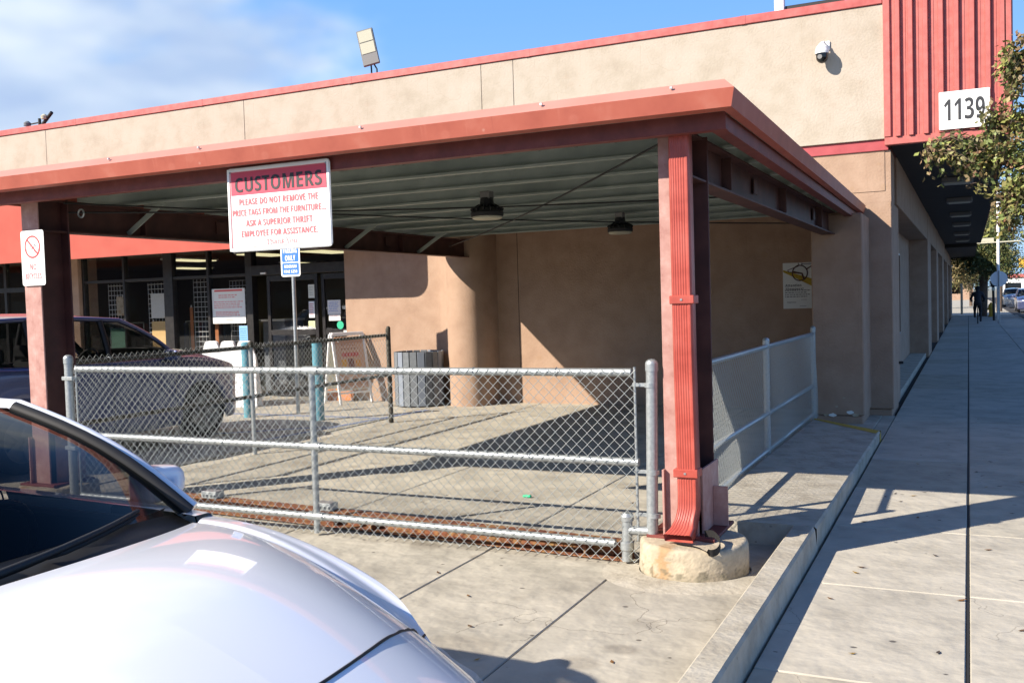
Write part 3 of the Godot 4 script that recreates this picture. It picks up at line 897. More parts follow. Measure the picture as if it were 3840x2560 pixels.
	# hanging lights
	for l in [[-4.05, -8.0, "round black pendant light with pale lens at the middle of the canopy"], [-3.78, -11.0, "round black pendant light with pale lens near the back wall"]]:
		var t = thing("pendant_light", l[2], "light", Vector3(l[0], 2.46, l[1]))
		var b = MB.new()
		b.lathe([Vector2(0.0, 0.015), Vector2(0.15, 0.015), Vector2(0.155, 0.05), Vector2(0.13, 0.09), Vector2(0.07, 0.11), Vector2(0.06, 0.19), Vector2(0.0, 0.19)], Vector3.ZERO, 28)
		loc(t, "housing", b, M.black)
		for k in 14:
			var a = TAU * k / 14
			var fb = MB.new()
			fb.bar(Vector3(cos(a) * 0.07, 0.115, sin(a) * 0.07), Vector3(cos(a) * 0.15, 0.07, sin(a) * 0.15), 0.008, 0.04)
			loc(t, "fin", fb, M.black)
		var d = MB.new()
		d.lathe([Vector2(0.0, -0.012), Vector2(0.12, -0.01), Vector2(0.14, 0.0), Vector2(0.14, 0.018)], Vector3.ZERO, 28)
		loc(t, "lens", d, M.lampglass)
		loc(t, "mount", cbox(Vector3(0.1, 0.07, 0.1), 0.005), M.greybox, Vector3(0, 0.215, 0))

# ---------------------------------------------------------------- chain link
func chain(b, o, dir, length, y0, y1, r = 0.0021, wob = 0.0):
	var p = 0.0365
	var nrm_ = dir.cross(Vector3.UP).normalized()
	var cols = int(length / p)
	var rows_ = int((y1 - y0) / p)
	for k in cols:
		var pts = []
		for q in rows_ + 1:
			var side = (q + k) % 2
			var along = (k + side) * p
			var y = y0 + q * p
			var off = (0.003 if side == 0 else -0.003)
			var w = wob * sin(along * 1.7 + y * 2.1) * sin(along * 0.6 + 1.0)
			pts.append(o + dir * along + Vector3(0, y, 0) + nrm_ * (off + w))
		b.tube(pts, r, 4, false)

func pipe(parent, called, a, b, r, mat, sides = 14):
	var m = MB.new()
	m.tube([a, b], r, sides)
	return put(parent, called, m, mat)

func post_cap(parent, p, r, mat):
	var m = MB.new()
	m.lathe([Vector2(r * 1.12, -0.035), Vector2(r * 1.12, 0.012), Vector2(r * 0.95, 0.026), Vector2(r * 0.55, 0.036), Vector2(0, 0.04)], p, 16)
	return put(parent, "cap", m, mat)

func ties(parent, pts, rad, axis):
	for q in pts:
		var m = MB.new()
		var rp = []
		var up = Vector3.UP
		var side = axis.cross(up).normalized()
		for k in 9: rp.append(q + (up * cos(TAU * k / 8) + side * sin(TAU * k / 8)) * (rad + 0.004))
		m.tube(rp, 0.003, 4, false)
		put(parent, "wire_tie", m, M.galv)

func build_fences():
	# front gate
	var z = -5.66
	var g = thing("chain_link_gate", "long galvanized chain link gate hung between the two canopy columns", "gate", Vector3(-4.267, 0, z))
	pipe(g, "top_rail", Vector3(-6.787, 1.217, z), Vector3(-1.895, 1.217, z), 0.026, M.galv)
	pipe(g, "middle_rail", Vector3(-6.787, 0.662, z), Vector3(-1.859, 0.657, z), 0.026, M.galv)
	pipe(g, "bottom_rail", Vector3(-6.787, 0.148, z), Vector3(-2.027, 0.136, z), 0.026, M.galv)
	var mp = pipe(g, "upright", Vector3(-4.348, 0.02, z), Vector3(-4.348, 1.217, z), 0.024, M.galv)
	for y in [1.217, 0.66, 0.143]:
		var cl = MB.new()
		cl.tube([Vector3(-4.415, y, z), Vector3(-4.282, y, z)], 0.033, 14)
		put(g, "tee_clamp", cl, M.galv)
	pipe(g, "tension_bar", Vector3(-1.875, 0.16, z), Vector3(-1.875, 1.25, z), 0.009, M.galv, 6)
	pipe(g, "tension_bar", Vector3(-6.797, 0.10, z), Vector3(-6.797, 1.25, z), 0.009, M.galv, 6)
	var b = MB.new()
	chain(b, Vector3(-6.787, 0, z + 0.03), Vector3.RIGHT, 4.935, 0.03, 1.255, 0.0027, 0.006)
	stuff(put(g, "chain_link_mesh", b, M.wire))
	ties(g, [Vector3(-6.2, 1.217, z), Vector3(-5.5, 1.217, z), Vector3(-4.8, 1.217, z), Vector3(-3.6, 1.217, z), Vector3(-3.0, 1.217, z), Vector3(-2.4, 1.217, z), Vector3(-5.2, 0.66, z), Vector3(-3.4, 0.66, z), Vector3(-2.6, 0.66, z)], 0.026, Vector3.RIGHT)
	# short foot pipe at the swinging end with elbow to the hinge post
	var ft = pipe(g, "foot_pipe", Vector3(-1.953, 0.03, z), Vector3(-1.945, 0.30, z), 0.033, M.galv)
	var cp = MB.new()
	cp.lathe([Vector2(0.04, 0), Vector2(0.042, 0.03), Vector2(0.03, 0.05), Vector2(0, 0.056)], Vector3(-1.945, 0.285, z), 16)
	put(ft, "cap", cp, M.galv)
	var cl2 = MB.new()
	cl2.lathe([Vector2(0.04, 0), Vector2(0.042, 0.005), Vector2(0.042, 0.05), Vector2(0.036, 0.055)], Vector3(-1.951, 0.10, z), 16)
	put(ft, "collar", cl2, M.galv)
	var el = pipe(g, "elbow", Vector3(-1.935, 0.225, z), Vector3(-1.798, 0.23, z), 0.028, M.galv)
	var hp = thing("gate_post", "galvanized gate post with domed cap beside the downspout column", "post", Vector3(-1.773, 0, z))
	pipe(hp, "pipe", Vector3(-1.783, 0.19, z), Vector3(-1.763, 1.26, z), 0.036, M.galv, 18)
	post_cap(hp, Vector3(-1.763, 1.262, z), 0.036, M.galv)
	for y in [1.14, 0.60, 0.33]:
		var bd = MB.new()
		bd.tube([Vector3(-1.770, y - 0.014, z), Vector3(-1.770, y + 0.014, z)], 0.041, 18)
		var o = put(hp, "clamp_band", bd, M.galv)
		bxw(o, "bolt_lug", M.galv, -1.890, y - 0.012, z - 0.005, -1.803, y + 0.012, z + 0.005, 0.002)
	var lp = thing("gate_post", "galvanized gate post with domed cap beside the column with the bicycle sign", "post", Vector3(-6.883, 0, z))
	pipe(lp, "pipe", Vector3(-6.883, 0.0, z), Vector3(-6.880, 1.30, z), 0.036, M.galv, 18)
	post_cap(lp, Vector3(-6.880, 1.30, z), 0.036, M.galv)
	for y in [1.14, 0.55]:
		bxw(lp, "clamp_band", M.galv, -6.924, y - 0.016, z - 0.042, -6.797, y + 0.016, z + 0.042, 0.004)
	# fence between yard and parking lot
	var X = -7.47
	var f = thing("chain_link_fence", "chain link fence with dark weathered rails beside the parked blue crossover", "fence", Vector3(X, 0, -8.6))
	for y in [1.25, 0.68]:
		pipe(f, "rail", Vector3(X, y - 0.02, -6.12), Vector3(X - 0.03, y, -11.5), 0.022, M.darkrail)
	pipe(f, "bottom_wire", Vector3(X, 0.06, -6.12), Vector3(X - 0.03, 0.06, -11.5), 0.008, M.darkrail, 6)
	for p in [[-6.1, 1.24], [-8.62, 1.27], [-11.52, 1.34]]:
		var po = pipe(f, "fence_post", Vector3(X, 0, p[0]), Vector3(X - 0.005, p[1], p[0]), 0.026 if p[1] < 1.3 else 0.034, M.galv if p[1] < 1.3 else M.darkrail)
		post_cap(po, Vector3(X, p[1], p[0]), 0.028, M.darkrail)
	b = MB.new()
	chain(b, Vector3(X + 0.03, 0, -6.14), Vector3(-0.005, 0, -1).normalized(), 5.35, 0.05, 1.31, 0.0021, 0.01)
	stuff(put(f, "chain_link_mesh", b, M.wire))
	var tp = []
	for k in 7: tp.append(Vector3(X - 0.004 * k, 1.235, -6.6 - 0.75 * k))
	ties(f, tp, 0.022, Vector3(0, 0, 1))
	# fence between yard and raised walk
	X = -1.775
	var r = thing("chain_link_fence", "chain link fence with sagging mesh running along the raised walk", "fence", Vector3(X, 0, -9.5))
	for y in [1.175, 0.525, 0.17]:
		pipe(r, "rail", Vector3(X, y, -6.25), Vector3(X, y - 0.015, -12.45), 0.024, M.galv)
	for p in [-6.25, -9.4, -12.5]:
		var po = pipe(r, "fence_post", Vector3(X, 0, p), Vector3(X, 1.22, p), 0.03, M.galv)
		post_cap(po, Vector3(X, 1.22, p), 0.03, M.galv)
	b = MB.new()
	chain(b, Vector3(X + 0.028, 0, -6.27), Vector3(0, 0, -1), 6.2, 0.12, 1.2, 0.0018, 0.03)
	stuff(put(r, "chain_link_mesh", b, M.wire))
	# rusty steel channel lying behind the gate
	var st = thing("steel_channel", "rusty brown steel channel lying on the ground behind the gate", "steel channel", Vector3(-4, 0, -5.95))
	var cb = MB.new()
	var c0 = Vector3(-6.4, 0.075, -6.05)
	var c1 = Vector3(-1.95, 0.07, -5.75)
	cb.bar(c0 + Vector3(0, -0.055, 0), c1 + Vector3(0, -0.055, 0), 0.11, 0.01)
	cb.bar(c0 + Vector3(0, 0.055, 0), c1 + Vector3(0, 0.055, 0), 0.11, 0.01)
	cb.bar(c0 + Vector3(0, 0, -0.04), c1 + Vector3(0, 0, -0.04), 0.01, 0.1)
	put(st, "channel", cb, M.rust)
	for t in [0.46, 0.54, 0.93]:
		var p = c0.lerp(c1, t)
		bxw(st, "stiffener", M.rust, p.x - 0.006, 0.025, p.z - 0.05, p.x + 0.006, 0.125, p.z + 0.055)
	for t in [0.17, 0.44]:
		var p = c0.lerp(c1, t) + Vector3(0, 0.09, 0.02)
		var br = put(st, "bracket", cbox(Vector3(0.16, 0.06, 0.1), 0.006), M.galv, p)
		for k in 4: bxw(br, "bolt", M.galv, p.x - 0.06 + k * 0.04 - 0.008, p.y - 0.008, p.z + 0.05, p.x - 0.06 + k * 0.04 + 0.008, p.y + 0.008, p.z + 0.062)

# ---------------------------------------------------------------- cars
func car(P, paint, called, label, category, at, turn, group = ""):
	var t = thing(called, label, category, at, group, turn)
	# half outline in plan: x, half width, shoulder height
	var raw = []
	for s in P.plan: raw.append(Vector3(s[0], s[2], s[1]))
	var half = smooth_path(raw, 14)
	for k in half.size(): half[k] = Vector3(half[k].x, half[k].y, max(half[k].z, 0.0))
	half[0].z = 0.0
	half[-1].z = 0.0
	var ybot = func(x):
		var y = P.sill
		for xw in P.wheels:
			var dx = abs(x - xw)
			if dx < P.arch: y = max(y, P.wr + sqrt(P.arch * P.arch - dx * dx) * 0.98)
		return y
	# side skins, front to tail, both sides
	var lev = [[0.0, 0.0], [0.04, 0.012], [0.1, 0.022], [0.22, 0.028], [0.4, 0.026], [0.55, 0.02], [0.7, 0.026], [0.85, 0.022], [0.95, 0.008], [1.0, -0.015]]
	var cuts = [["front_bumper", 9.0, P.cut_front], ["front_fender", P.cut_front, P.door_front], ["door_panel", P.door_front, P.door_mid], ["door_panel", P.door_mid, P.door_rear], ["rear_fender", P.door_rear, P.cut_rear], ["rear_bumper", P.cut_rear, -99.0]]
	for side in [-1.0, 1.0]:
		for cut in cuts:
			var rows = []
			for l in lev: rows.append(PackedVector3Array())
			for k in half.size():
				var p = half[k]
				if p.x > cut[1] + 0.02 or p.x < cut[2] - 0.02: continue
				var d = half[min(k + 1, half.size() - 1)] - half[max(k - 1, 0)]
				var nn = Vector3(d.z, 0, -d.x).normalized()
				if k == 0: nn = Vector3(1, 0, 0)
				if k == half.size() - 1: nn = Vector3(-1, 0, 0)
				var yb = ybot.call(p.x)
				for q in lev.size():
					var y = lerp(p.y, min(yb, p.y - 0.03), lev[q][0])
					var o = p + nn * lev[q][1]
					rows[q].append(Vector3(o.x, y, o.z * side))
			if rows[0].size() < 2: continue
			var mb = MB.new()
			mb.grid(rows, false, side < 0)
			loc(t, cut[0], mb, paint)
	# door gaps, handles
	for side in [-1.0, 1.0]:
		for xg in [P.door_front, P.door_mid, P.door_rear]:
			var pts = []
			for q in lev.size():
				for k in half.size():
					if half[k].x <= xg:
						pts.append(Vector3(xg, lerp(half[k].y, P.sill, lev[q][0]), (half[k].z + lev[q][1] + 0.0005) * side))
						break
			var gb = MB.new()
			gb.tube(pts, 0.004, 5)
			loc(t, "door_gap", gb, M.black)
		for xh in [P.door_mid + 0.16, P.door_rear + 0.16]:
			var hb = MB.new()
			hb.tube([Vector3(xh, P.handle, side * (P.hw + 0.028)), Vector3(xh + 0.03, P.handle + 0.004, side * (P.hw + 0.05)), Vector3(xh + 0.17, P.handle + 0.004, side * (P.hw + 0.05)), Vector3(xh + 0.2, P.handle, side * (P.hw + 0.028))], 0.014, 8)
			loc(t, "door_handle", hb, paint)
	# hood: fan from the outline to the cowl
	var np = 0
	while half[np].x > P.cowl_x1: np += 1
	np += 1
	var nq = 40
	for side in [-1.0, 1.0]:
		var rows = []
		for k in np:
			var p = half[k]
			var f = float(k) / (np - 1)
			# point of the cowl edge that this line runs to
			var lat = p.z / half[np - 1].z
			var cz = half[np - 1].z * lat * 0.985
			var cx = lerp(P.cowl_x0, P.cowl_x1, lat * lat)
			var cy = lerp(P.cowl_y0, P.cowl_y1, lat * lat)
			var r = PackedVector3Array()
			for q in nq + 1:
				var w = float(q) / nq
				var g = 1.0 - pow(1.0 - w, 2.0)
				var pos = Vector3(lerp(p.x, cx, w), lerp(p.y, cy, g), lerp(p.z, cz, w) * side)
				# crown across the hood and the valley along the fender line
				var zl = abs(pos.z) / P.hw
				var fwd = clamp((pos.x - P.cowl_x1) / (half[0].x - P.cowl_x1), 0, 1)
				var vz = P.valley * (1.0 - 0.12 * fwd * fwd)
				pos.y += P.crown * (1.0 - zl * zl) * sin(PI * clamp(fwd * 0.9 + 0.1, 0, 1)) * w
				pos.y -= 0.009 * exp(-pow((abs(pos.z) - vz) / 0.022, 2.0)) * smoothstep(0.0, 0.1, w) * smoothstep(0.0, 0.15, 1.0 - fwd)
				r.append(pos)
			rows.append(r)
		var mh = MB.new()
		mh.grid(rows, false, side > 0)
		loc(t, "hood", mh, paint)
		# shut line between hood and nose
		var pts = []
		for g in 33:
			var zt = P.hw * 0.89 * g / 32.0
			var xt = P.shut_x0 + (P.shut_x1 - P.shut_x0) * pow(zt / P.hw, 2.0)
			var ws_ = 0.0
			var ys = 0.0
			for k in np:
				for q in nq + 1:
					var p = rows[k][q]
					var d2 = (p.x - xt) * (p.x - xt) + (abs(p.z) - zt) * (abs(p.z) - zt)
					if d2 < 0.0025:
						var w = 1.0 / pow(d2 + 0.00002, 1.5)
						ws_ += w
						ys += w * p.y
			if ws_ > 0.0: pts.append(Vector3(xt, ys / ws_, zt * side))
		if pts.size() > 3:
			var sb = MB.new()
			sb.tube(pts, 0.0045, 6)
			loc(t, "hood_gap", sb, M.black)
	# deck behind the cabin
	var nr = half.size() - 1
	while half[nr].x < P.deck_x1: nr -= 1
	for side in [-1.0, 1.0]:
		var rows = []
		for k in range(nr, half.size()):
			var p = half[k]
			var lat = p.z / max(half[nr].z, 0.01)
			var r = PackedVector3Array()
			for q in 9:
				var w = q / 8.0
				r.append(Vector3(lerp(p.x, P.deck_x0, w), lerp(p.y, P.deck_y, 1.0 - pow(1.0 - w, 2.0)), lerp(p.z, p.z * 0.97, w) * side))
			rows.append(r)
		var md = MB.new()
		md.grid(rows, false, side > 0)
		loc(t, "rear_deck", md, paint)
	# shelf from shoulder to glass, belt
	var k0 = np - 2
	var belt = []
	for k in range(k0, nr + 2):
		if k < half.size(): belt.append(half[k])
	for side in [-1.0, 1.0]:
		var rows = [PackedVector3Array(), PackedVector3Array(), PackedVector3Array()]
		for p in belt:
			rows[0].append(Vector3(p.x, p.y, p.z * side))
			rows[1].append(Vector3(p.x, p.y + 0.018, (p.z - 0.025) * side))
			rows[2].append(Vector3(p.x, p.y + 0.02, (p.z - 0.09) * side))
		var mb = MB.new()
		mb.grid(rows, false, side > 0)
		loc(t, "belt_moulding", mb, paint)
	# cabin glass
	var nv = 24
	var ws = []
	var rf = []
	var rg = []
	var frit = []
	for a in nv + 1:
		var lat = -1.0 + 2.0 * a / nv
		var base = Vector3(lerp(P.cowl_x0, P.cowl_x1, lat * lat) - 0.15 + 0.1 * pow(abs(lat), 3.0), lerp(P.cowl_y0, P.cowl_y1, lat * lat) + 0.038 - 0.02 * pow(abs(lat), 3.0), lat * P.glass_hw)
		var top = Vector3(lerp(P.roof_f0, P.roof_f1, lat * lat), P.roof_yf - 0.05 * lat * lat, lat * P.roof_hw)
		var rtop = Vector3(P.roof_r - 0.04 * (1 - lat * lat), P.roof_yr - 0.05 * lat * lat, lat * P.roof_hw)
		var rb = Vector3(P.deck_x0 - 0.02 - P.tail_bow * (1 - lat * lat), P.deck_y + 0.015, lat * P.glass_hw * 0.95)
		var w = PackedVector3Array()
		for q in 9:
			var g = q / 8.0
			w.append(base.lerp(top, g) + Vector3(0.05, 0.06, 0).normalized() * 0.045 * sin(PI * g))
		ws.append(w)
		var r = PackedVector3Array()
		for q in 11:
			var g = q / 10.0
			r.append(top.lerp(rtop, g) + Vector3(0, P.roof_bow * sin(PI * g) * (1 - 0.4 * lat * lat), 0))
		rf.append(r)
		var z = PackedVector3Array()
		for q in 7:
			var g = q / 6.0
			z.append(rtop.lerp(rb, g) + Vector3(-0.03 * sin(PI * g), 0.03 * sin(PI * g), 0))
		rg.append(z)
	var mw = MB.new()
	mw.grid(ws, false, true)
	loc(t, "windshield", mw, M.carglass)
	var mr = MB.new()
	mr.grid(rf, false, true)
	loc(t, "roof", mr, paint)
	var mg = MB.new()
	mg.grid(rg, false, true)
	loc(t, "rear_window", mg, M.carglass)
	# dark frit band round the windshield, just under the glass
	for e in [0, nv]:
		var s2 = 1 if e == 0 else -1
		var rows = [PackedVector3Array(), PackedVector3Array()]
		for q in 9:
			rows[0].append(ws[e][q] + Vector3(-0.006, -0.006, 0))
			rows[1].append(ws[e + s2][q] + Vector3(-0.006, -0.006, 0))
		var mb = MB.new()
		mb.grid(rows, false, true)
		loc(t, "windshield_border", mb, M.black)
	# roof headlining so that the cabin is dark inside
	var hl = []
	for a in nv + 1:
		var r = PackedVector3Array()
		for q in 11: r.append(rf[a][q] + Vector3(0, -0.03, 0))
		hl.append(r)
	var mhl = MB.new()
	mhl.grid(hl, false, false)
	loc(t, "headlining", mhl, M.seat)
	for side in [-1.0, 1.0]:
		var e = 0 if side < 0 else nv
		# pillars
		var ap = []
		for q in 9: ap.append(ws[e][q] + Vector3(-0.01, 0.004, side * 0.022))
		for q in range(1, 11): ap.append(rf[e][q] + Vector3(0, 0.0, side * 0.01))
		for q in range(1, 7): ap.append(rg[e][q] + Vector3(0, 0.0, side * 0.01))
		var rad = []
		for q in ap.size(): rad.append(0.024 if q < 9 else (0.026 if q < 19 else 0.045))
		var pb = MB.new()
		pb.tube(ap, rad, 12)
		loc(t, "pillar", pb, paint)
		var tp = []
		for q in 9: tp.append(ws[e][q] + Vector3(0.008, 0.002, -side * 0.014))
		var tb = MB.new()
		tb.tube(tp, 0.024, 8)
		loc(t, "pillar_trim", tb, M.plastic)
		# side glass between belt and roof edge
		var rows = [PackedVector3Array(), PackedVector3Array(), PackedVector3Array(), PackedVector3Array()]
		var nx = 26
		for a in nx + 1:
			var g = float(a) / nx
			var x = lerp(P.cowl_x1 - 0.06, P.deck_x0 + 0.08, g)
			var yb = P.belt + 0.015
			# upper edge follows pillars and roof
			var up = Vector3(x, yb, side * (P.hw - 0.09))
			for q in ap.size() - 1:
				var p = ap[q]; var p2 = ap[q + 1]
				if (p.x >= x and p2.x <= x):
					up = p.lerp(p2, (p.x - x) / max(p.x - p2.x, 0.0001)) + Vector3(0, -0.02, 0)
					break
			var lo = Vector3(x, yb, side * (P.hw - 0.085))
			for q in 4:
				rows[q].append(lo.lerp(up, q / 3.0) + Vector3(0, 0, side * 0.012 * sin(PI * q / 3.0)))
		var sg = MB.new()
		sg.grid(rows, false, side > 0)
		loc(t, "side_window", sg, P.sideglass)
		for xb in [P.door_mid, P.door_rear - 0.1]:
			var a = clamp(int((P.cowl_x1 - 0.06 - xb) / (P.cowl_x1 - 0.06 - P.deck_x0 - 0.08) * nx), 0, nx)
			var bb = MB.new()
			bb.tube([rows[0][a], rows[1][a], rows[2][a], rows[3][a]], 0.035, 6)
			loc(t, "pillar", bb, M.black)
		# mirror
		var mm = MB.new()
		var mrows = []
		for u in 9:
			var th = PI * u / 8.0
			var rr = PackedVector3Array()
			for w in 16:
				var ph = TAU * w / 16
				var sq = func(v): return sign(v) * pow(abs(v), 0.55)
				var d = Vector3(sq.call(cos(th)) * 0.075, sq.call(sin(th) * sin(ph)) * (0.07 - 0.012 * cos(ph) * side), sq.call(sin(th) * cos(ph)) * 0.115)
				if d.x < 0: d.x *= 0.35
				rr.append(Vector3(P.mirror[0], P.mirror[1], side * P.mirror[2]) + d)
			mrows.append(rr)
		mm.grid(mrows, true, false)
		var mo = loc(t, "mirror", mm, paint)
		loc(mo, "mirror_arm", cbox(Vector3(0.07, 0.04, 0.16), 0.012), M.plastic, Vector3(P.mirror[0] - 0.01, P.mirror[1] - 0.07, side * (P.mirror[2] - 0.1)))
		# headlight wrapped round the nose corner, tail light
		for lp in [[P.lamp, "headlight"], [P.tail, "tail_light"]]:
			var lrow = [PackedVector3Array(), PackedVector3Array(), PackedVector3Array(), PackedVector3Array()]
			for k in half.size():
				var p = half[k]
				if p.x > lp[0][0] or p.x < lp[0][1]: continue
				if abs(p.z) < lp[0][4]: continue
				var d = half[min(k + 1, half.size() - 1)] - half[max(k - 1, 0)]
				var nn = Vector3(d.z, 0, -d.x).normalized()
				for q in 4:
					var o = p + nn * (0.026 + 0.01 * sin(PI * q / 3.0))
					lrow[q].append(Vector3(o.x, lerp(min(lp[0][2], p.y - 0.004), lp[0][3], q / 3.0), o.z * side))
			if lrow[0].size() > 1:
				var lb = MB.new()
				lb.grid(lrow, false, side < 0)
				var lo = loc(t, lp[1], lb, M.clearlens if lp[1] == "headlight" else M.red)
				if lp[1] == "headlight":
					var rb2 = MB.new()
					var inner = []
					for q in 4:
						var rr = PackedVector3Array()
						for p in lrow[q]: rr.append(p + Vector3(-0.02, 0, -side * 0.012))
						inner.append(rr)
					rb2.grid(inner, false, side < 0)
					loc(lo, "reflector", rb2, M.alloy)
		# wheels
		for xw in P.wheels:
			var w = Node3D.new()
			w.name = "wheel"
			t.add_child(w, true)
			w.position = Vector3(xw, P.wr, side * (P.hw - 0.1))
			w.rotation.x = PI / 2 * side
			var ty = MB.new()
			var R = P.wr
			ty.lathe([Vector2(R * 0.66, -0.1), Vector2(R * 0.9, -0.105), Vector2(R * 0.985, -0.085), Vector2(R, -0.05), Vector2(R, 0.05), Vector2(R * 0.985, 0.085), Vector2(R * 0.9, 0.105), Vector2(R * 0.66, 0.1)], Vector3.ZERO, 32)
			loc(w, "tyre", ty, M.rubber)
			var rm = MB.new()
			rm.lathe([Vector2(R * 0.68, -0.08), Vector2(R * 0.68, 0.1), Vector2(R * 0.64, 0.1), Vector2(R * 0.6, 0.03), Vector2(0, 0.03)], Vector3.ZERO, 28)
			for k in 5:
				var a = TAU * k / 5
				rm.bar(Vector3(cos(a) * 0.04, 0.06, sin(a) * 0.04), Vector3(cos(a) * R * 0.62, 0.075, sin(a) * R * 0.62), 0.05, 0.025)
			loc(w, "rim", rm, P.get("rim", M.alloy))
	# dark inside: floor pan, wheel wells, dash, seats
	loc(t, "underbody", cbox(Vector3(P.len - 0.5, 0.18, P.hw * 2 - 0.45), 0.02), M.black, Vector3(-P.len * 0.5, P.sill + 0.14, 0))
	loc(t, "cabin_floor", cbox(Vector3(2.4, 0.05, P.hw * 2 - 0.16), 0.01), M.seat, Vector3((P.cowl_x1 + P.deck_x0) * 0.5, P.sill + 0.3, 0))
	for xw in P.wheels:
		loc(t, "wheel_well", cbox(Vector3(P.arch * 1.9, P.arch + 0.02, P.hw * 2 - 0.3), 0.05), M.black, Vector3(xw, P.wr + P.arch * 0.42, 0))
	# front face: grille and lower intake
	var gr = MB.new()
	for k in 5:
		var y = P.grille_y + k * 0.03
		gr.tube([Vector3(-0.055, y, -0.38), Vector3(-0.0 + 0.02, y, -0.18), Vector3(0.032, y, 0), Vector3(0.02, y, 0.18), Vector3(-0.055, y, 0.38)], 0.009, 6)
	loc(t, "grille", gr, M.chrome)
	var dp = []
	for q in 7:
		var g = q / 6.0
		var r = PackedVector3Array()
		for a in 13:
			var lat = -1.0 + a / 6.0
			r.append(Vector3(lerp(P.cowl_x0 - 0.07 - 0.27 * lat * lat, P.cowl_x0 - 0.62, g), P.cowl_y1 - 0.035 + 0.035 * sin(PI * g * 0.8) - 0.16 * g * g * g, lat * (P.glass_hw - 0.05)))
		dp.append(r)
	var md2 = MB.new()
	md2.grid(dp, false, false)
	loc(t, "dashboard", md2, M.dash)
	for sx in P.seats:
		for sz in [-0.37, 0.37]:
			var st = loc(t, "seat", cbox(Vector3(0.5, 0.16, 0.5), 0.05), M.seat, Vector3(sx, 0.52, sz))
			var bk = loc(st, "backrest", cbox(Vector3(0.16, 0.62, 0.48), 0.06), M.seat, Vector3(-0.28, 0.32, 0))
			bk.rotation.z = 0.22
			loc(st, "headrest", cbox(Vector3(0.1, 0.17, 0.26), 0.04), M.seat, Vector3(-0.4, 0.72, 0))
	var sw = MB.new()
	var rp = []
	for k in 21: rp.append(Vector3(sin(TAU * k / 20) * 0.07, sin(TAU * k / 20) * 0.17, cos(TAU * k / 20) * 0.185))
	sw.tube(rp, 0.014, 8, false)
	loc(t, "steering_wheel", sw, M.black, Vector3(P.cowl_x0 - 0.72, P.cowl_y1 - 0.05, -0.37))
	for side in [-1.0, 1.0]:
		loc(t, "door_trim", cbox(Vector3(P.cowl_x1 - P.deck_x0 - 0.25, P.belt - 0.36, 0.05), 0.015), M.seat, Vector3((P.cowl_x1 + P.deck_x0) * 0.5 - 0.05, (P.belt + 0.36) * 0.5 - 0.01, side * (P.hw - 0.13)))
	# cowl panel and wipers
	var cw = []
	for q in 3:
		var r = PackedVector3Array()
		for a in 25:
			var lat = -1.0 + a / 12.0
			var cx = lerp(P.cowl_x0, P.cowl_x1, lat * lat)
			var cy = lerp(P.cowl_y0, P.cowl_y1, lat * lat)
			r.append(Vector3(cx + [0.015, -0.07, -0.16][q], cy + [-0.022, -0.004, 0.034][q] - 0.01 * lat * lat, lat * (P.glass_hw - 0.005)))
		cw.append(r)
	var mc = MB.new()
	mc.grid(cw, false, true)
	loc(t, "cowl_panel", mc, M.plastic)
	for wz in [[0.05, -0.6], [0.65, 0.02]]:
		var wb = MB.new()
		var pts = []
		for k in 9:
			var g = k / 8.0
			var z = lerp(wz[0], wz[1], g)
			var lat = z / P.glass_hw
			var cx = lerp(P.cowl_x0, P.cowl_x1, lat * lat)
			var cy = lerp(P.cowl_y0, P.cowl_y1, lat * lat)
			pts.append(Vector3(cx - 0.08 - 0.07 * g, cy + 0.026 + 0.032 * g, z))
		wb.tube(pts, [0.013, 0.013, 0.012, 0.011, 0.011, 0.01, 0.009, 0.009, 0.008], 6)
		var bl = []
		for k in 9: bl.append(pts[k] + Vector3(0.004, -0.012, 0) if k > 2 else pts[3] + Vector3(0.004, -0.012, 0.02 * (3 - k)))
		var wo = loc(t, "wiper", wb, M.black)
		var bb2 = MB.new()
		bb2.tube(bl, 0.008, 5)
		loc(wo, "blade", bb2, M.rubber)
	return t

func sedan_spec():
	return {
		"plan": [[0.0, 0.0, 0.70], [-0.012, 0.25, 0.695], [-0.06, 0.46, 0.68], [-0.18, 0.63, 0.662], [-0.34, 0.75, 0.655], [-0.455, 0.825, 0.70], [-0.55, 0.862, 0.765], [-0.66, 0.878, 0.82], [-0.80, 0.888, 0.868], [-0.95, 0.893, 0.900], [-1.15, 0.897, 0.936], [-1.38, 0.90, 0.968], [-2.0, 0.905, 0.985], [-3.0, 0.905, 1.005], [-3.7, 0.89, 1.02], [-4.1, 0.86, 1.02], [-4.38, 0.77, 0.99], [-4.5, 0.6, 0.97], [-4.58, 0.3, 0.96], [-4.6, 0.0, 0.96]],
		"sill": 0.2, "wheels": [-0.93, -3.65], "wr": 0.325, "arch": 0.37, "hw": 0.9, "len": 4.6, "cut_front": -0.52, "door_front": -1.42, "door_mid": -2.45, "door_rear": -3.38, "cut_rear": -4.2, "handle": 0.88,
		"cowl_x0": -1.09, "cowl_x1": -1.345, "cowl_y0": 1.0, "cowl_y1": 0.968, "valley": 0.775, "crown": 0.03, "shut_x0": -0.27, "shut_x1": -0.47,
		"deck_x0": -3.85, "deck_x1": -3.95, "deck_y": 1.07, "tail_bow": 0.12, "glass_hw": 0.86, "roof_f0": -1.88, "roof_f1": -1.99, "roof_yf": 1.405, "roof_hw": 0.655, "roof_r": -3.15, "roof_yr": 1.40, "roof_bow": 0.04, "belt": 0.985,
		"mirror": [-1.75, 1.03, 1.04], "lamp": [-0.12, -0.62, 0.655, 0.545, 0.5], "tail": [-4.2, -4.56, 0.95, 0.78, 0.35], "grille_y": 0.5, "seats": [-2.25, -3.0], "sideglass": M.carglass}

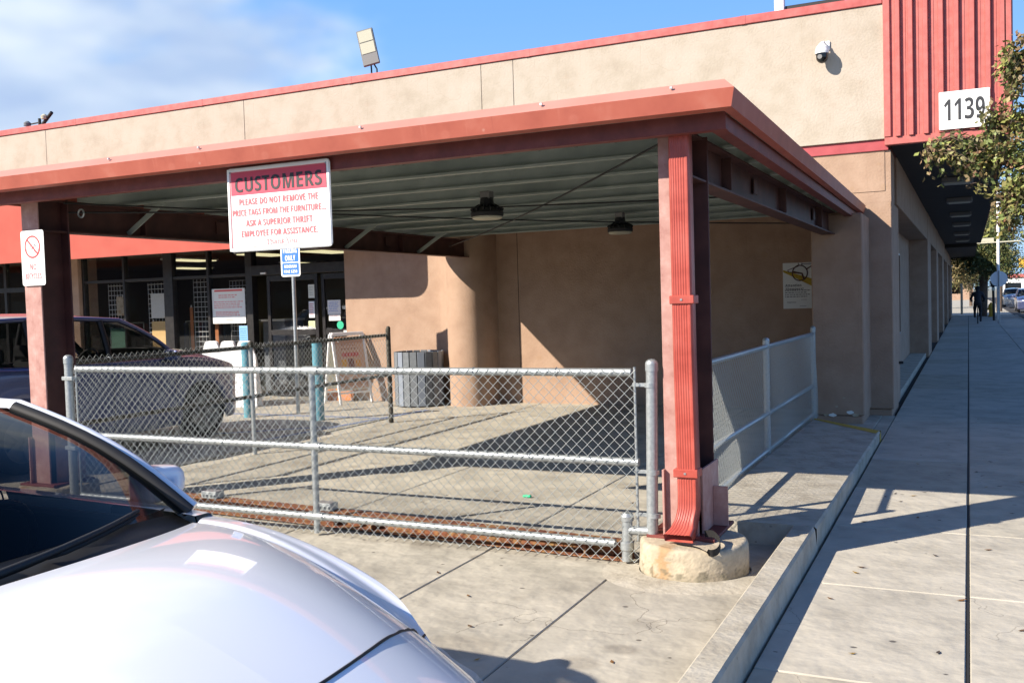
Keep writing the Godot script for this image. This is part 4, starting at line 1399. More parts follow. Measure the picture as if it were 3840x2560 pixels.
func suv_spec():
	return {
		"plan": [[0.0, 0.0, 0.86], [-0.015, 0.28, 0.86], [-0.06, 0.5, 0.865], [-0.14, 0.66, 0.885], [-0.26, 0.78, 0.925], [-0.42, 0.85, 0.97], [-0.7, 0.88, 1.02], [-1.1, 0.895, 1.06], [-1.5, 0.905, 1.08], [-2.3, 0.91, 1.085], [-3.2, 0.91, 1.10], [-3.9, 0.895, 1.13], [-4.25, 0.86, 1.14], [-4.45, 0.74, 1.12], [-4.54, 0.5, 1.1], [-4.58, 0.0, 1.1]],
		"sill": 0.24, "wheels": [-0.93, -3.6], "wr": 0.36, "arch": 0.41, "hw": 0.905, "len": 4.58, "cut_front": -0.5, "door_front": -1.45, "door_mid": -2.42, "door_rear": -3.32, "cut_rear": -4.2, "handle": 0.98,
		"cowl_x0": -0.95, "cowl_x1": -1.3, "cowl_y0": 1.17, "cowl_y1": 1.10, "valley": 0.76, "crown": 0.04, "shut_x0": -0.16, "shut_x1": -0.4,
		"deck_x0": -4.32, "deck_x1": -4.22, "deck_y": 1.16, "tail_bow": 0.08, "glass_hw": 0.83, "roof_f0": -1.95, "roof_f1": -2.08, "roof_yf": 1.64, "roof_hw": 0.66, "roof_r": -4.05, "roof_yr": 1.66, "roof_bow": 0.06, "belt": 1.09,
		"mirror": [-1.62, 1.14, 1.05], "lamp": [-0.1, -0.55, 0.86, 0.72, 0.45], "tail": [-4.2, -4.54, 1.1, 0.82, 0.45], "grille_y": 0.58, "seats": [-2.2, -3.1], "sideglass": M.carglass, "rim": M.greybox}

# ---------------------------------------------------------------- signs and small things
func rounded(w, h, r, n = 5):
	var p = PackedVector2Array()
	for c in [[1, -1, -PI / 2], [1, 1, 0.0], [-1, 1, PI / 2], [-1, -1, PI]]:
		for k in n + 1:
			var a = c[2] + PI / 2 * k / n
			p.append(Vector2(c[0] * (w / 2 - r) + cos(a) * r, c[1] * (h / 2 - r) + sin(a) * r))
	return p

func plate(parent, called, mat, ctr, w, h, r, depth = 0.004):
	var b = MB.new()
	b.prism(rounded(w, h, r), Transform3D(Basis(), ctr - Vector3(0, 0, depth)), depth)
	return put(parent, called, b, mat)

func frame(parent, called, mat, ctr, w, h, t, depth = 0.001):
	var b = MB.new()
	for e in [[0, h / 2 - t / 2, w, t], [0, -h / 2 + t / 2, w, t]]: b.box(ctr + Vector3(e[0], e[1], 0), Vector3(e[2], e[3], depth))
	for e in [[-w / 2 + t / 2, 0, t, h - 2 * t], [w / 2 - t / 2, 0, t, h - 2 * t]]: b.box(ctr + Vector3(e[0], e[1], 0), Vector3(e[2], e[3], depth))
	return put(parent, called, b, mat)

func say(parent, txt, mat, x, y, z, w, h, bold = true, serif = false):
	return lettering(parent, txt, mat, Vector3(x, y, z) - worg(parent), w, h, bold, serif)

func print_tex(w, h, bg, blocks):
	var im = Image.create(w, h, false, Image.FORMAT_RGB8)
	im.fill(bg)
	for b in blocks: im.fill_rect(Rect2i(int(b[0] * w), int(b[1] * h), max(1, int(b[2] * w)), max(1, int(b[3] * h))), b[4])
	im.generate_mipmaps()
	return ImageTexture.create_from_image(im)

func lines_of_print(x, y, w, n, step, hh, col, seed_):
	var r = RandomNumberGenerator.new()
	r.seed = seed_
	var out = []
	for k in n:
		var cx = x
		var end = x + w * r.randf_range(0.82, 1.0)
		while cx < end:
			var lw = r.randf_range(0.03, 0.1)
			out.append([cx, y + k * step, min(lw, end - cx), hh, col])
			cx += lw + 0.018
	return out

func printed(parent, called, tex, x0, y0, x1, y1, z, rough = 0.7):
	var q = QuadMesh.new()
	q.size = Vector2(x1 - x0, y1 - y0)
	var m = sm(Color(1, 1, 1), rough)
	m.albedo_texture = tex
	return put(parent, called, q, m, Vector3((x0 + x1) / 2, (y0 + y1) / 2, z))

func build_signs():
	# CUSTOMERS notice on the eave
	var x0 = -4.87; var x1 = -3.957; var y0 = 2.096; var y1 = 2.70
	var cx = (x0 + x1) / 2; var cy = (y0 + y1) / 2; var z = -5.44
	var s = thing("notice_sign", "large white notice for customers with red header hung from the canopy edge", "sign", Vector3(cx, cy, z))
	plate(s, "board", M.signface, Vector3(cx, cy, z), x1 - x0, y1 - y0, 0.03, 0.008)
	frame(s, "rim", M.signface, Vector3(cx, cy, z + 0.003), x1 - x0 - 0.012, y1 - y0 - 0.012, 0.018, 0.006)
	var hd = plate(s, "header_band", M.pink, Vector3(cx + 0.005, 2.585, z + 0.0015), 0.85, 0.165, 0.004, 0.001)
	frame(s, "border", M.red_pale, Vector3(cx, cy, z + 0.001), 0.86, 0.55, 0.006)
	say(s, "CUSTOMERS", M.ink, cx + 0.003, 2.575, z + 0.004, 0.77, 0.105)
	var ln = [["PLEASE DO NOT REMOVE THE", 2.452, 0.70], ["PRICE TAGS FROM THE FURNITURE...", 2.375, 0.83], ["ASK A SUPERIOR THRIFT", 2.298, 0.59], ["EMPLOYEE FOR ASSISTANCE.", 2.222, 0.68]]
	for l in ln: say(s, l[0], M.red_text, cx + 0.0, l[1], z + 0.004, l[2], 0.046, true)
	say(s, "Thank You", M.red_text, cx + 0.02, 2.158, z + 0.004, 0.27, 0.04, false, true)
	for p in [[x0 + 0.03, y1 - 0.03], [x1 - 0.03, y1 - 0.03]]: bxw(s, "screw", M.galv, p[0] - 0.006, p[1] - 0.006, z, p[0] + 0.006, p[1] + 0.006, z + 0.006)
	# NO BICYCLES
	cx = -7.255; cy = 2.172; z = -5.662
	s = thing("no_bicycles_sign", "narrow white sign with red prohibition ring on the canopy column", "sign", Vector3(cx, cy, z))
	plate(s, "board", M.signface, Vector3(cx, cy, z), 0.285, 0.472, 0.022, 0.004)
	frame(s, "border", M.red_pale, Vector3(cx, cy, z + 0.001), 0.262, 0.448, 0.004)
	var b = MB.new()
	var r0 = PackedVector3Array(); var r1 = PackedVector3Array()
	for k in 41:
		var a = TAU * k / 40
		r0.append(Vector3(cx + cos(a) * 0.098, cy + 0.095 + sin(a) * 0.098, z + 0.0015))
		r1.append(Vector3(cx + cos(a) * 0.083, cy + 0.095 + sin(a) * 0.083, z + 0.0015))
	b.grid([r0, r1], false, false)
	b.bar(Vector3(cx - 0.064, cy + 0.159, z + 0.0018), Vector3(cx + 0.064, cy + 0.031, z + 0.0018), 0.001, 0.014, Vector3(1, 1, 0).normalized())
	put(s, "prohibition_ring", b, M.red)
	b = MB.new()
	for wx in [-0.045, 0.045]:
		var rp = []
		for k in 15: rp.append(Vector3(cx + wx + cos(TAU * k / 14) * 0.028, cy + 0.075 + sin(TAU * k / 14) * 0.028, z + 0.001))
		b.tube(rp, 0.0018, 4, false)
	for seg in [[[-0.045, 0.075], [-0.012, 0.115]], [[-0.012, 0.115], [0.032, 0.115]], [[0.032, 0.115], [0.045, 0.075]], [[-0.012, 0.115], [-0.005, 0.075]], [[-0.045, 0.075], [-0.005, 0.075]], [[-0.005, 0.075], [0.032, 0.115]]]:
		b.tube([Vector3(cx + seg[0][0], cy + seg[0][1], z + 0.001), Vector3(cx + seg[1][0], cy + seg[1][1], z + 0.001)], 0.0018, 4)
	put(s, "bicycle_symbol", b, M.slat)
	say(s, "NO", M.red_text, cx, cy - 0.075, z + 0.002, 0.075, 0.052)
	say(s, "BICYCLES", M.red_text, cx, cy - 0.155, z + 0.002, 0.2, 0.048)
	# PARKING ONLY on its pole
	cx = -9.62; z = -12.1
	s = thing("parking_sign", "blue and white parking sign on a galvanized pole between the bollards", "sign", Vector3(cx, 0, z))
	pipe(s, "pole", Vector3(cx + 0.01, 0, z - 0.04), Vector3(cx + 0.02, 2.75, z - 0.04), 0.03, M.galv)
	plate(s, "board", M.signface, Vector3(cx, 2.50, z), 0.375, 0.66, 0.04, 0.005)
	plate(s, "field", M.signblue, Vector3(cx, 2.60, z + 0.0015), 0.325, 0.40, 0.02, 0.001)
	plate(s, "field", M.signblue, Vector3(cx, 2.292, z + 0.0015), 0.325, 0.185, 0.02, 0.001)
	say(s, "PARKING", M.signface, cx, 2.575, z + 0.003, 0.27, 0.075)
	say(s, "ONLY", M.signface, cx, 2.462, z + 0.003, 0.2, 0.085)
	say(s, "MINIMUM", M.signface, cx, 2.33, z + 0.003, 0.24, 0.05)
	say(s, "FINE $250", M.signface, cx, 2.25, z + 0.003, 0.26, 0.055)
	# Attention Shoppers poster
	z = -14.243
	var P = [-2.43, 1.455, -2.005, 2.115]
	s = thing("shopper_poster", "white poster with a shopping cart picture and yellow stripe on the shaded wall", "poster", Vector3(-2.22, 1.78, z))
	var pb = bxw(s, "board", M.paper, P[0], P[1], z - 0.006, P[2], P[3], z)
	var blocks = lines_of_print(0.06, 0.60, 0.86, 4, 0.045, 0.02, c8(60, 60, 66), 4)
	blocks += [[0.62, 0.02, 0.34, 0.03, c8(150, 150, 156)], [0.6, 0.81, 0.2, 0.012, c8(150, 150, 156)], [0.55, 0.95, 0.22, 0.012, c8(150, 150, 156)]]
	printed(s, "print", print_tex(128, 196, c8(222, 224, 222), blocks), P[0] + 0.004, P[1] + 0.004, P[2] - 0.004, P[3] - 0.004, z + 0.0015)
	b = MB.new()
	b.quad(Vector3(P[0] + 0.005, 1.985, z + 0.003), Vector3(P[2] - 0.005, 1.765, z + 0.003), Vector3(P[2] - 0.005, 1.875, z + 0.003), Vector3(P[0] + 0.005, 2.015, z + 0.003))
	put(s, "yellow_stripe", b, M.yellow)
	b = MB.new()
	var wc = Vector3(-2.19, 1.965, z + 0.005)
	var rp2 = []
	for k in 25: rp2.append(wc + Vector3(cos(TAU * k / 24) * 0.105, sin(TAU * k / 24) * 0.11, 0))
	b.tube(rp2, 0.009, 6, false)
	b.tube([wc + Vector3(-0.1, 0.02, 0), wc + Vector3(0.03, -0.01, 0), wc + Vector3(0.06, -0.1, 0)], 0.014, 6)
	b.tube([wc + Vector3(-0.02, 0.1, 0), wc + Vector3(-0.17, 0.045, 0), wc + Vector3(-0.16, 0.02, 0), wc + Vector3(-0.05, 0.0, 0)], 0.007, 6)
	b.tube([wc + Vector3(0.09, 0.05, 0), wc + Vector3(0.17, 0.1, 0), wc + Vector3(0.175, 0.13, 0)], 0.009, 6)
	for q in [-0.02, 0.03]: b.tube([wc + Vector3(q, 0.1, 0), wc + Vector3(q, 0.145, 0)], 0.005, 5)
	put(s, "cart_picture", b, M.beam)
	say(s, "Attention", M.ink, -2.285, 1.79, z + 0.004, 0.225, 0.04)
	say(s, "Shoppers!", M.ink, -2.27, 1.735, z + 0.004, 0.25, 0.045)
	say(s, "superior", M.ink, -2.31, 1.545, z + 0.004, 0.13, 0.03, false, true)
	# street number
	s = thing("number_plate", "white plate with street number on the ribbed red panel", "sign", Vector3(-0.03, 3.95, -13.55))
	plate(s, "board", M.signface, Vector3(-0.03, 3.945, -13.528), 0.585, 0.475, 0.012, 0.006)
	frame(s, "border", M.greybox, Vector3(-0.03, 3.945, -13.5275), 0.565, 0.455, 0.004)
	say(s, "1139", M.ink, -0.03, 3.95, -13.526, 0.47, 0.27)

func grid_panel(x0, y0, x1, y1, z, label):
	var t = thing("grid_panel", label, "display rack", Vector3((x0 + x1) / 2, y0, z))
	var b = MB.new()
	var nx = int(round((x1 - x0) / 0.09))
	for k in nx + 1: b.tube([Vector3(lerp(x0, x1, float(k) / nx), y0, z), Vector3(lerp(x0, x1, float(k) / nx), y1, z)], 0.005, 4)
	var ny = int((y1 - y0) / 0.1)
	for k in ny + 1: b.tube([Vector3(x0, y0 + k * 0.1, z + 0.006), Vector3(x1, y0 + k * 0.1, z + 0.006)], 0.006, 4)
	put(t, "wire_grid", b, M.gridwire)
	for x in [x0 + 0.05, x1 - 0.05]: bxw(t, "foot", M.gridwire, x - 0.02, 0.0, z - 0.2, x + 0.02, y0, z + 0.2)

func build_shop():
	var zf = -14.45
	grid_panel(-16.6, 0.25, -16.0, 2.29, -14.75, "white wire display grid standing behind the window at the wall end")
	grid_panel(-15.45, 0.25, -14.8, 2.28, -14.75, "white wire display grid hung with a blank white board")
	grid_panel(-14.2, 0.25, -13.72, 2.31, -14.75, "white wire display grid behind the window left of the red printed notice")
	grid_panel(-13.3, 0.25, -12.8, 2.25, -14.8, "white wire display grid behind the red printed notice")
	var bd = [[-15.36, 1.55, -14.87, 2.06, M.paper, "blank white board hung on the wire grid in the window"], [-15.36, 0.45, -14.9, 1.48, sm(c8(226, 190, 130), 0.8), "tall cream board leaning on the wire grid"], [-16.35, 1.62, -16.12, 2.02, M.footing, "small beige card pinned on the wire grid"], [-16.55, 0.4, -16.02, 1.35, sm(c8(120, 168, 146), 0.8), "pale green cloth hanging on the wire grid"], [-14.3, 0.4, -14.22, 1.75, M.cardboard, "narrow brown board standing in the window"], [-13.65, 0.3, -13.56, 1.9, M.cardboard, "narrow tan board beside the window mullion"]]
	for b in bd:
		var t = thing("display_board", b[5], "board", Vector3(b[0], b[1], -14.7))
		bxw(t, "sheet", b[4], b[0], b[1], -14.735, b[2], b[3], -14.72, 0.003)
		for x in [b[0] + 0.04, b[2] - 0.04]: bxw(t, "hook", M.gridwire, x - 0.005, b[3] - 0.01, -14.742, x + 0.005, b[3] + 0.04, -14.715)
	for k in 5:
		var sh = thing("clothes_rack", "dark clothes rack standing inside the shop", "rack", Vector3(-20.5 + k * 2.4, 0, -18.6 - 0.7 * (k % 2)), "clothes racks inside the shop")
		var o = sh.position
		pipe(sh, "rail", o + Vector3(-0.8, 1.4, 0), o + Vector3(0.8, 1.4, 0), 0.015, M.galv, 8)
		for x in [-0.8, 0.8]: pipe(sh, "leg", o + Vector3(x, 0, 0), o + Vector3(x, 1.4, 0), 0.015, M.galv, 8)
		for j in 9:
			var col = [c8(70, 40, 42), c8(46, 52, 70), c8(90, 84, 72), c8(50, 62, 54)][(j + k) % 4]
			bxw(sh, "garment", sm(col, 0.9), o.x - 0.7 + j * 0.17, 0.55 + 0.1 * (j % 3), o.z - 0.22, o.x - 0.7 + j * 0.17 + 0.1, 1.37, o.z + 0.22, 0.03)
	# ceiling lights, lit
	var em = sm(c8(250, 246, 214), 0.5)
	em.emission_enabled = true
	em.emission = c8(250, 240, 190)
	em.emission_energy_multiplier = 0.6
	for p in [[-17.6, -18.2], [-20.9, -21.6], [-14.9, -17.8], [-13.3, -18.05], [-17.2, -22.2], [-22.3, -18.4]]:
		var l = thing("ceiling_light", "lit fluorescent ceiling light inside the shop", "light", Vector3(p[0], 2.94, p[1]), "fluorescent lights inside the shop")
		loc(l, "housing", cbox(Vector3(0.7, 0.05, 1.3), 0.01), M.white, Vector3(0, 0.03, 0))
		loc(l, "diffuser", cbox(Vector3(0.62, 0.02, 1.22), 0.005), em, Vector3(0, -0.006, 0))
		var a = AreaLight3D.new()
		a.name = "light_source"
		a.area_size = Vector2(0.6, 1.2)
		a.light_energy = 0.35
		a.light_color = c8(255, 244, 205)
		a.shadow_enabled = true
		l.add_child(a)
		a.position = Vector3(0, -0.03, 0)
		a.rotation.x = -PI / 2
	# notices on the glass
	var wz = zf + 0.008
	var s = thing("window_notice", "white notice with red print on the window beside the doors", "sign", Vector3(-13.0, 1.75, wz))
	bxw(s, "board", M.paper, -13.43, 1.41, wz, -12.6, 2.09, wz + 0.006)
	var rb = [[0.08, 0.03, 0.86, 0.055, c8(216, 96, 96)]] + lines_of_print(0.2, 0.18, 0.62, 2, 0.06, 0.03, c8(222, 120, 116), 5) + lines_of_print(0.06, 0.37, 0.9, 4, 0.055, 0.03, c8(222, 130, 128), 6) + lines_of_print(0.1, 0.66, 0.8, 3, 0.05, 0.028, c8(228, 130, 124), 7) + [[0.4, 0.9, 0.24, 0.03, c8(222, 120, 116)]]
	printed(s, "print", print_tex(160, 132, c8(232, 232, 228), rb), -13.425, 1.415, -12.605, 2.085, wz + 0.008)
	var pap = [[-11.06, 1.85, -10.92, 2.1, zf + 0.05, [c8(214, 216, 206), c8(140, 150, 140)], "narrow posted list at the top of the sliding door"], [-11.06, 1.485, -10.93, 1.79, zf + 0.05, [c8(225, 226, 228), c8(196, 90, 90)], "blue and white sticker with red ring on the sliding door"], [-11.08, 1.31, -10.93, 1.425, zf + 0.05, [c8(206, 214, 160), c8(96, 130, 90)], "small yellow green sticker on the sliding door"], [-10.68, 1.54, -10.39, 1.80, zf - 0.012, [c8(222, 222, 222), c8(96, 130, 200)], "white card notice on the fixed door pane"], [-10.66, 1.42, -10.40, 1.535, zf - 0.012, [c8(226, 226, 222), c8(206, 140, 140)], "small white slip below the card notice"], [-10.23, 1.26, -10.06, 1.44, zf - 0.012, [c8(226, 236, 240), c8(110, 180, 220)], "square pale blue sticker at the door jamb"], [-12.78, 1.0, -12.56, 1.36, wz, [c8(120, 170, 214), c8(60, 110, 190)], "blue sticker under the red printed notice"]]
	for k in pap.size():
		var p = pap[k]
		var t = thing("posted_paper", p[6], "notice", Vector3(p[0], p[1], p[4]))
		bxw(t, "sheet", M.paper, p[0], p[1], p[4], p[2], p[3], p[4] + 0.002)
		printed(t, "print", print_tex(48, 64, p[5][0], lines_of_print(0.12, 0.15, 0.76, 6, 0.12, 0.055, p[5][1], 20 + k)), p[0] + 0.002, p[1] + 0.002, p[2] - 0.002, p[3] - 0.002, p[4] + 0.0035)
	var gs = thing("round_sticker", "round green sticker on the fixed door pane", "sticker", Vector3(-10.414, 1.337, zf - 0.02))
	var gb = MB.new()
	var circ = PackedVector2Array()
	for k in 24: circ.append(Vector2(cos(TAU * k / 24), sin(TAU * k / 24)) * 0.075)
	gb.prism(circ, Transform3D(Basis(), Vector3(-10.414, 1.337, zf - 0.016)), 0.003)
	put(gs, "disc", gb, sm(c8(40, 170, 130), 0.5))
	var lb = thing("door_label", "cream label strip across the lower rail of the fixed door", "label", Vector3(-10.2, 1.22, zf))
	bxw(lb, "strip", M.paper, -10.345, 1.202, zf - 0.018, -10.11, 1.238, zf - 0.014)
	# counter seen through the open door
	var ct = thing("shop_counter", "pale counter cabinet standing just inside the open door", "counter", Vector3(-12.0, 0, -15.6))
	bxw(ct, "cabinet", M.slat, -13.0, 0, -16.0, -12.45, 1.42, -15.4, 0.01)
	bxw(ct, "top", M.white, -13.03, 1.42, -16.03, -12.42, 1.46, -15.37, 0.006)

func a_frame(at, turn, label, h, w, mats, face_print):
	var t = thing("sandwich_board", label, "sandwich board", at, "", turn)
	for s in [-1.0, 1.0]:
		var fr = MB.new()
		var top = Vector3(0, h, 0.035 * s)
		var bot = Vector3(0, 0, 0.27 * s)
		for x in [-w / 2, w / 2]: fr.bar(bot + Vector3(x, 0, 0), top + Vector3(x, 0, 0), 0.045, 0.03, Vector3(0, 0, 1), 0.006)
		fr.bar(top + Vector3(-w / 2, 0, 0), top + Vector3(w / 2, 0, 0), 0.03, 0.06, Vector3.UP, 0.006)
		fr.bar(bot.lerp(top, 0.16) + Vector3(-w / 2, 0, 0), bot.lerp(top, 0.16) + Vector3(w / 2, 0, 0), 0.025, 0.03, Vector3.UP, 0.005)
		var o = loc(t, "leg_frame", fr, mats[0])
		var p = MB.new()
		var a = bot.lerp(top, 0.2); var b = bot.lerp(top, 0.94)
		p.bar(a, b, w - 0.05, 0.012, Vector3(0, 0, 1))
		var pn = loc(o, "panel", p, mats[1])
		if face_print and s > 0:
			var q = QuadMesh.new()
			q.size = Vector2(w - 0.07, (b - a).length() - 0.03)
			var m = sm(Color(1, 1, 1), 0.7)
			m.albedo_texture = face_print
			var pr = loc(pn, "print", q, m, (a + b) * 0.5 + Vector3(0, 0.003, 0.009))
			pr.rotation.x = -atan2(0.235, h)
	return t

func build_props():
	# bollards
	for p in [[-10.1, -11.55, 1.15, "light blue bollard nearest the blue crossover"], [-8.715, -11.5, 1.17, "light blue bollard beside the chain link fence end post"]]:
		var t = thing("bollard", p[3], "bollard", Vector3(p[0], 0, p[1]))
		var b = MB.new()
		b.tube([Vector3(0, -0.02, 0), Vector3(0, p[2] - 0.01, 0)], 0.075, 24)
		loc(t, "pipe", b, M.bollard)
		b = MB.new()
		b.lathe([Vector2(0.076, -0.02), Vector2(0.074, 0.0), Vector2(0.055, 0.016), Vector2(0, 0.024)], Vector3(0, p[2], 0), 24)
		loc(t, "cap", b, M.bollard)
	# slatted litter bin
	var t = thing("litter_bin", "round grey slatted litter bin standing by the rounded pilaster", "litter bin", Vector3(-8.25, 0, -13.62))
	var b = MB.new()
	b.lathe([Vector2(0.0, 0.03), Vector2(0.37, 0.03), Vector2(0.37, 0.87), Vector2(0.33, 0.87), Vector2(0.33, 0.3), Vector2(0.0, 0.3)], Vector3.ZERO, 28)
	loc(t, "liner", b, M.black)
	for k in 20:
		var a = TAU * k / 20
		var sl = loc(t, "slat", cbox(Vector3(0.112, 0.88, 0.025), 0.004), M.slat if k % 3 else M.slat_b, Vector3(cos(a) * 0.395, 0.46, sin(a) * 0.395))
		sl.rotation.y = PI / 2 - a
	for y in [0.15, 0.78]:
		b = MB.new()
		b.lathe([Vector2(0.372, 0), Vector2(0.381, 0), Vector2(0.381, 0.05), Vector2(0.372, 0.05)], Vector3(0, y, 0), 28)
		loc(t, "band", b, M.black)
	# sandwich boards
	var fp = print_tex(96, 140, c8(196, 160, 134), lines_of_print(0.2, 0.12, 0.6, 2, 0.07, 0.03, c8(160, 110, 90), 31) + [[0.2, 0.28, 0.6, 0.08, c8(190, 84, 80)], [0.16, 0.42, 0.18, 0.14, c8(214, 160, 60)], [0.4, 0.4, 0.2, 0.2, c8(120, 70, 60)], [0.66, 0.44, 0.18, 0.14, c8(206, 150, 70)], [0.28, 0.62, 0.44, 0.07, c8(190, 84, 80)]])
	a_frame(Vector3(-9.78, 0, -13.75), 1.15, "white framed sandwich board with a brown printed face by the doors", 1.2, 0.62, [M.white, sm(c8(222, 220, 204), 0.6)], fp)
	var cb = thing("cardboard_sheet", "brown cardboard sheet leaning on the wall behind the sandwich board", "cardboard", Vector3(-10.2, 0, -14.2))
	b = MB.new()
	b.bar(Vector3(-10.15, 0.0, -13.98), Vector3(-10.2, 1.12, -14.3), 0.6, 0.02, Vector3(0, 0, 1))
	put(cb, "sheet", b, M.cardboard)
	for k in 3:
		var w = thing("plastic_barricade", ["white plastic folding board with raised handle beside the parked crossover", "white plastic folding board with open handle hole by the parked crossover", "white plastic folding board closest to the bollard"][k], "folding board", Vector3(-12.1 + k * 0.42, 0, -12.95 + 0.05 * k), "", 0.25)
		var pr = MB.new()
		var hh = 1.14
		var poly = PackedVector2Array([Vector2(-0.24, 0), Vector2(0.24, 0), Vector2(0.2, 0.86), Vector2(0.11, hh - 0.02), Vector2(0.08, hh), Vector2(-0.08, hh), Vector2(-0.11, hh - 0.02), Vector2(-0.2, 0.86)])
		pr.prism(poly, Transform3D(Basis(Vector3.RIGHT, -0.12), Vector3(0, 0, 0.1)), 0.03)
		loc(w, "front_panel", pr, M.white)
		var p2 = MB.new()
		p2.prism(poly, Transform3D(Basis(Vector3.RIGHT, 0.12), Vector3(0, 0, -0.12)), 0.03)
		loc(w, "back_panel", p2, M.white)
		loc(w, "handle_recess", cbox(Vector3(0.1, 0.11, 0.004)), M.slat, Vector3(0, 1.03, 0.012))
	# roof flood light
	t = thing("flood_light", "tilted two panel flood light standing on the roof edge", "flood light", Vector3(-9.15, 5.5, -13.9))
	var fb = Basis(Vector3(0, 0, 1), 0.24) * Basis(Vector3.UP, 0.35) * Basis(Vector3.RIGHT, -0.12)
	b = MB.new()
	b.box(Vector3(-9.22, 6.08, -13.9), Vector3(0.29, 0.66, 0.05), fb, 0.01)
	put(t, "housing", b, M.greybox)
	for k in 2:
		b = MB.new()
		b.box(Vector3(-9.22, 6.08, -13.9) + fb * Vector3(0, 0.2 - k * 0.22, 0.028), Vector3(0.245, 0.205, 0.012), fb, 0.003)
		put(t, "lens", b, M.lampglass)
	for x in [-0.04, 0.07]:
		b = MB.new()
		b.tube([Vector3(-9.14 + x, 5.5, -13.92), Vector3(-9.14 + x, 5.7, -13.92), Vector3(-9.16 + x * 0.6, 5.78, -13.92)], 0.014, 8)
		put(t, "bracket_leg", b, M.black)
	# distant roof fixture at the far corner
	t = thing("roof_lamp", "small dark lamp cluster on a bracket at the roof edge", "lamp", Vector3(-17.3, 5.5, -13.9))
	b = MB.new()
	b.tube([Vector3(-17.4, 5.5, -13.9), Vector3(-17.4, 5.76, -13.9)], 0.03, 8)
	b.tube([Vector3(-17.42, 5.55, -13.9), Vector3(-17.0, 5.84, -13.88)], 0.035, 8)
	b.tube([Vector3(-17.4, 5.68, -13.9), Vector3(-17.85, 5.66, -13.88)], 0.015, 6)
	put(t, "bracket", b, M.black)
	for p in [[-17.2, 5.76, M.lampglass], [-17.72, 5.67, M.slat]]:
		var lb = MB.new()
		lb.lathe([Vector2(0, -0.05), Vector2(0.06, -0.04), Vector2(0.075, 0.02), Vector2(0.03, 0.06), Vector2(0, 0.065)], Vector3(p[0], p[1], -13.86), 14)
		put(t, "lamp_head", lb, p[2])
	# rooftop frame at the right
	t = thing("roof_frame", "white and black equipment frame standing on the roof", "roof frame", Vector3(-2.2, 5.2, -14.2))
	bxw(t, "post", M.white, -2.43, 5.2, -14.05, -2.3, 6.3, -13.92, 0.006)
	bxw(t, "rail", M.black, -2.29, 5.62, -14.03, -1.5, 5.7, -13.97, 0.004)
	bxw(t, "post", M.black, -2.27, 5.2, -14.02, -2.23, 5.62, -13.98)
	bxw(t, "post", M.greybox, -1.98, 5.2, -14.02, -1.95, 5.62, -13.98)
	# dome camera
	t = thing("security_camera", "white and black dome security camera bracketed on the cream wall", "camera", Vector3(-1.74, 4.85, -13.6))
	var c = Vector3(-1.735, 4.86, -13.45)
	b = MB.new()
	b.tube([Vector3(-1.70, 4.98, -13.6), Vector3(-1.72, 5.01, -13.5), c + Vector3(0, 0.13, 0), c + Vector3(0, 0.1, 0)], 0.02, 10)
	put(t, "bracket", b, M.white)
	b = MB.new()
	b.lathe([Vector2(0.03, 0.12), Vector2(0.085, 0.04)].map(func(q): return q), c, 24)
	b = MB.new()
	b.lathe([Vector2(0.088, -0.01), Vector2(0.09, 0.02), Vector2(0.075, 0.075), Vector2(0.04, 0.115), Vector2(0.032, 0.13), Vector2(0, 0.13)], c, 24)
	put(t, "housing", b, M.white)
	var dm = sm(c8(20, 20, 22), 0.08)
	b = MB.new()
	var pr2 = []
	for k in 9:
		var a = -PI / 2 + PI / 2 * k / 8
		pr2.append(Vector2(cos(a) * 0.078, sin(a) * 0.085 - 0.05))
	pr2.append(Vector2(0.08, -0.01))
	b.lathe(pr2, c, 24)
	put(t, "dome", b, dm)
	b = MB.new()
	b.lathe([Vector2(0.03, -0.01), Vector2(0.03, 0.01), Vector2(0, 0.01)], Vector3.ZERO, 16)
	var ln = put(t, "lens", b, M.greybox, c + Vector3(-0.02, -0.06, 0.072))
	ln.rotation.x = PI / 2
	bxw(t, "wall_plate", M.white, -1.75, 4.92, -13.6, -1.65, 5.04, -13.575, 0.006)
	# black strap left on the footing
	t = thing("black_strap", "loop of black webbing strap lying on the concrete footing", "strap", Vector3(-1.42, 0.2, -5.52))
	var cen = [Vector3(-1.60, 0.206, -5.52), Vector3(-1.5, 0.207, -5.49), Vector3(-1.43, 0.205, -5.45), Vector3(-1.36, 0.19, -5.42), Vector3(-1.325, 0.2, -5.46), Vector3(-1.33, 0.235, -5.53), Vector3(-1.38, 0.265, -5.57), Vector3(-1.44, 0.255, -5.6)]
	cen = smooth_path(cen, 5)
	var rows = []
	for k in cen.size():
		var w = Vector3(0, 1, 0.35).normalized() * 0.024
		if k < 14: w = Vector3(0.2, 0.15, 1).normalized() * 0.024
		rows.append(PackedVector3Array([cen[k] - w, cen[k] + w]))
	b = MB.new()
	b.grid(rows)
	put(t, "webbing", b, M.rubber)
	# bits of litter and fallen leaves
	var lmats = [sm(c8(120, 84, 44), 0.8), sm(c8(96, 72, 50), 0.8), sm(c8(150, 120, 56), 0.8), sm(c8(70, 58, 48), 0.8)]
	var lm = MB.new()
	lm.quad(Vector3(-0.025, 0.003, 0), Vector3(0, 0.001, 0.011), Vector3(0.028, 0.006, 0), Vector3(0, 0.001, -0.011))
	lm.quad(Vector3(0, 0.001, -0.011), Vector3(0.028, 0.006, 0), Vector3(0, 0.001, 0.011), Vector3(-0.025, 0.003, 0))
	var lmesh = lm.mesh()
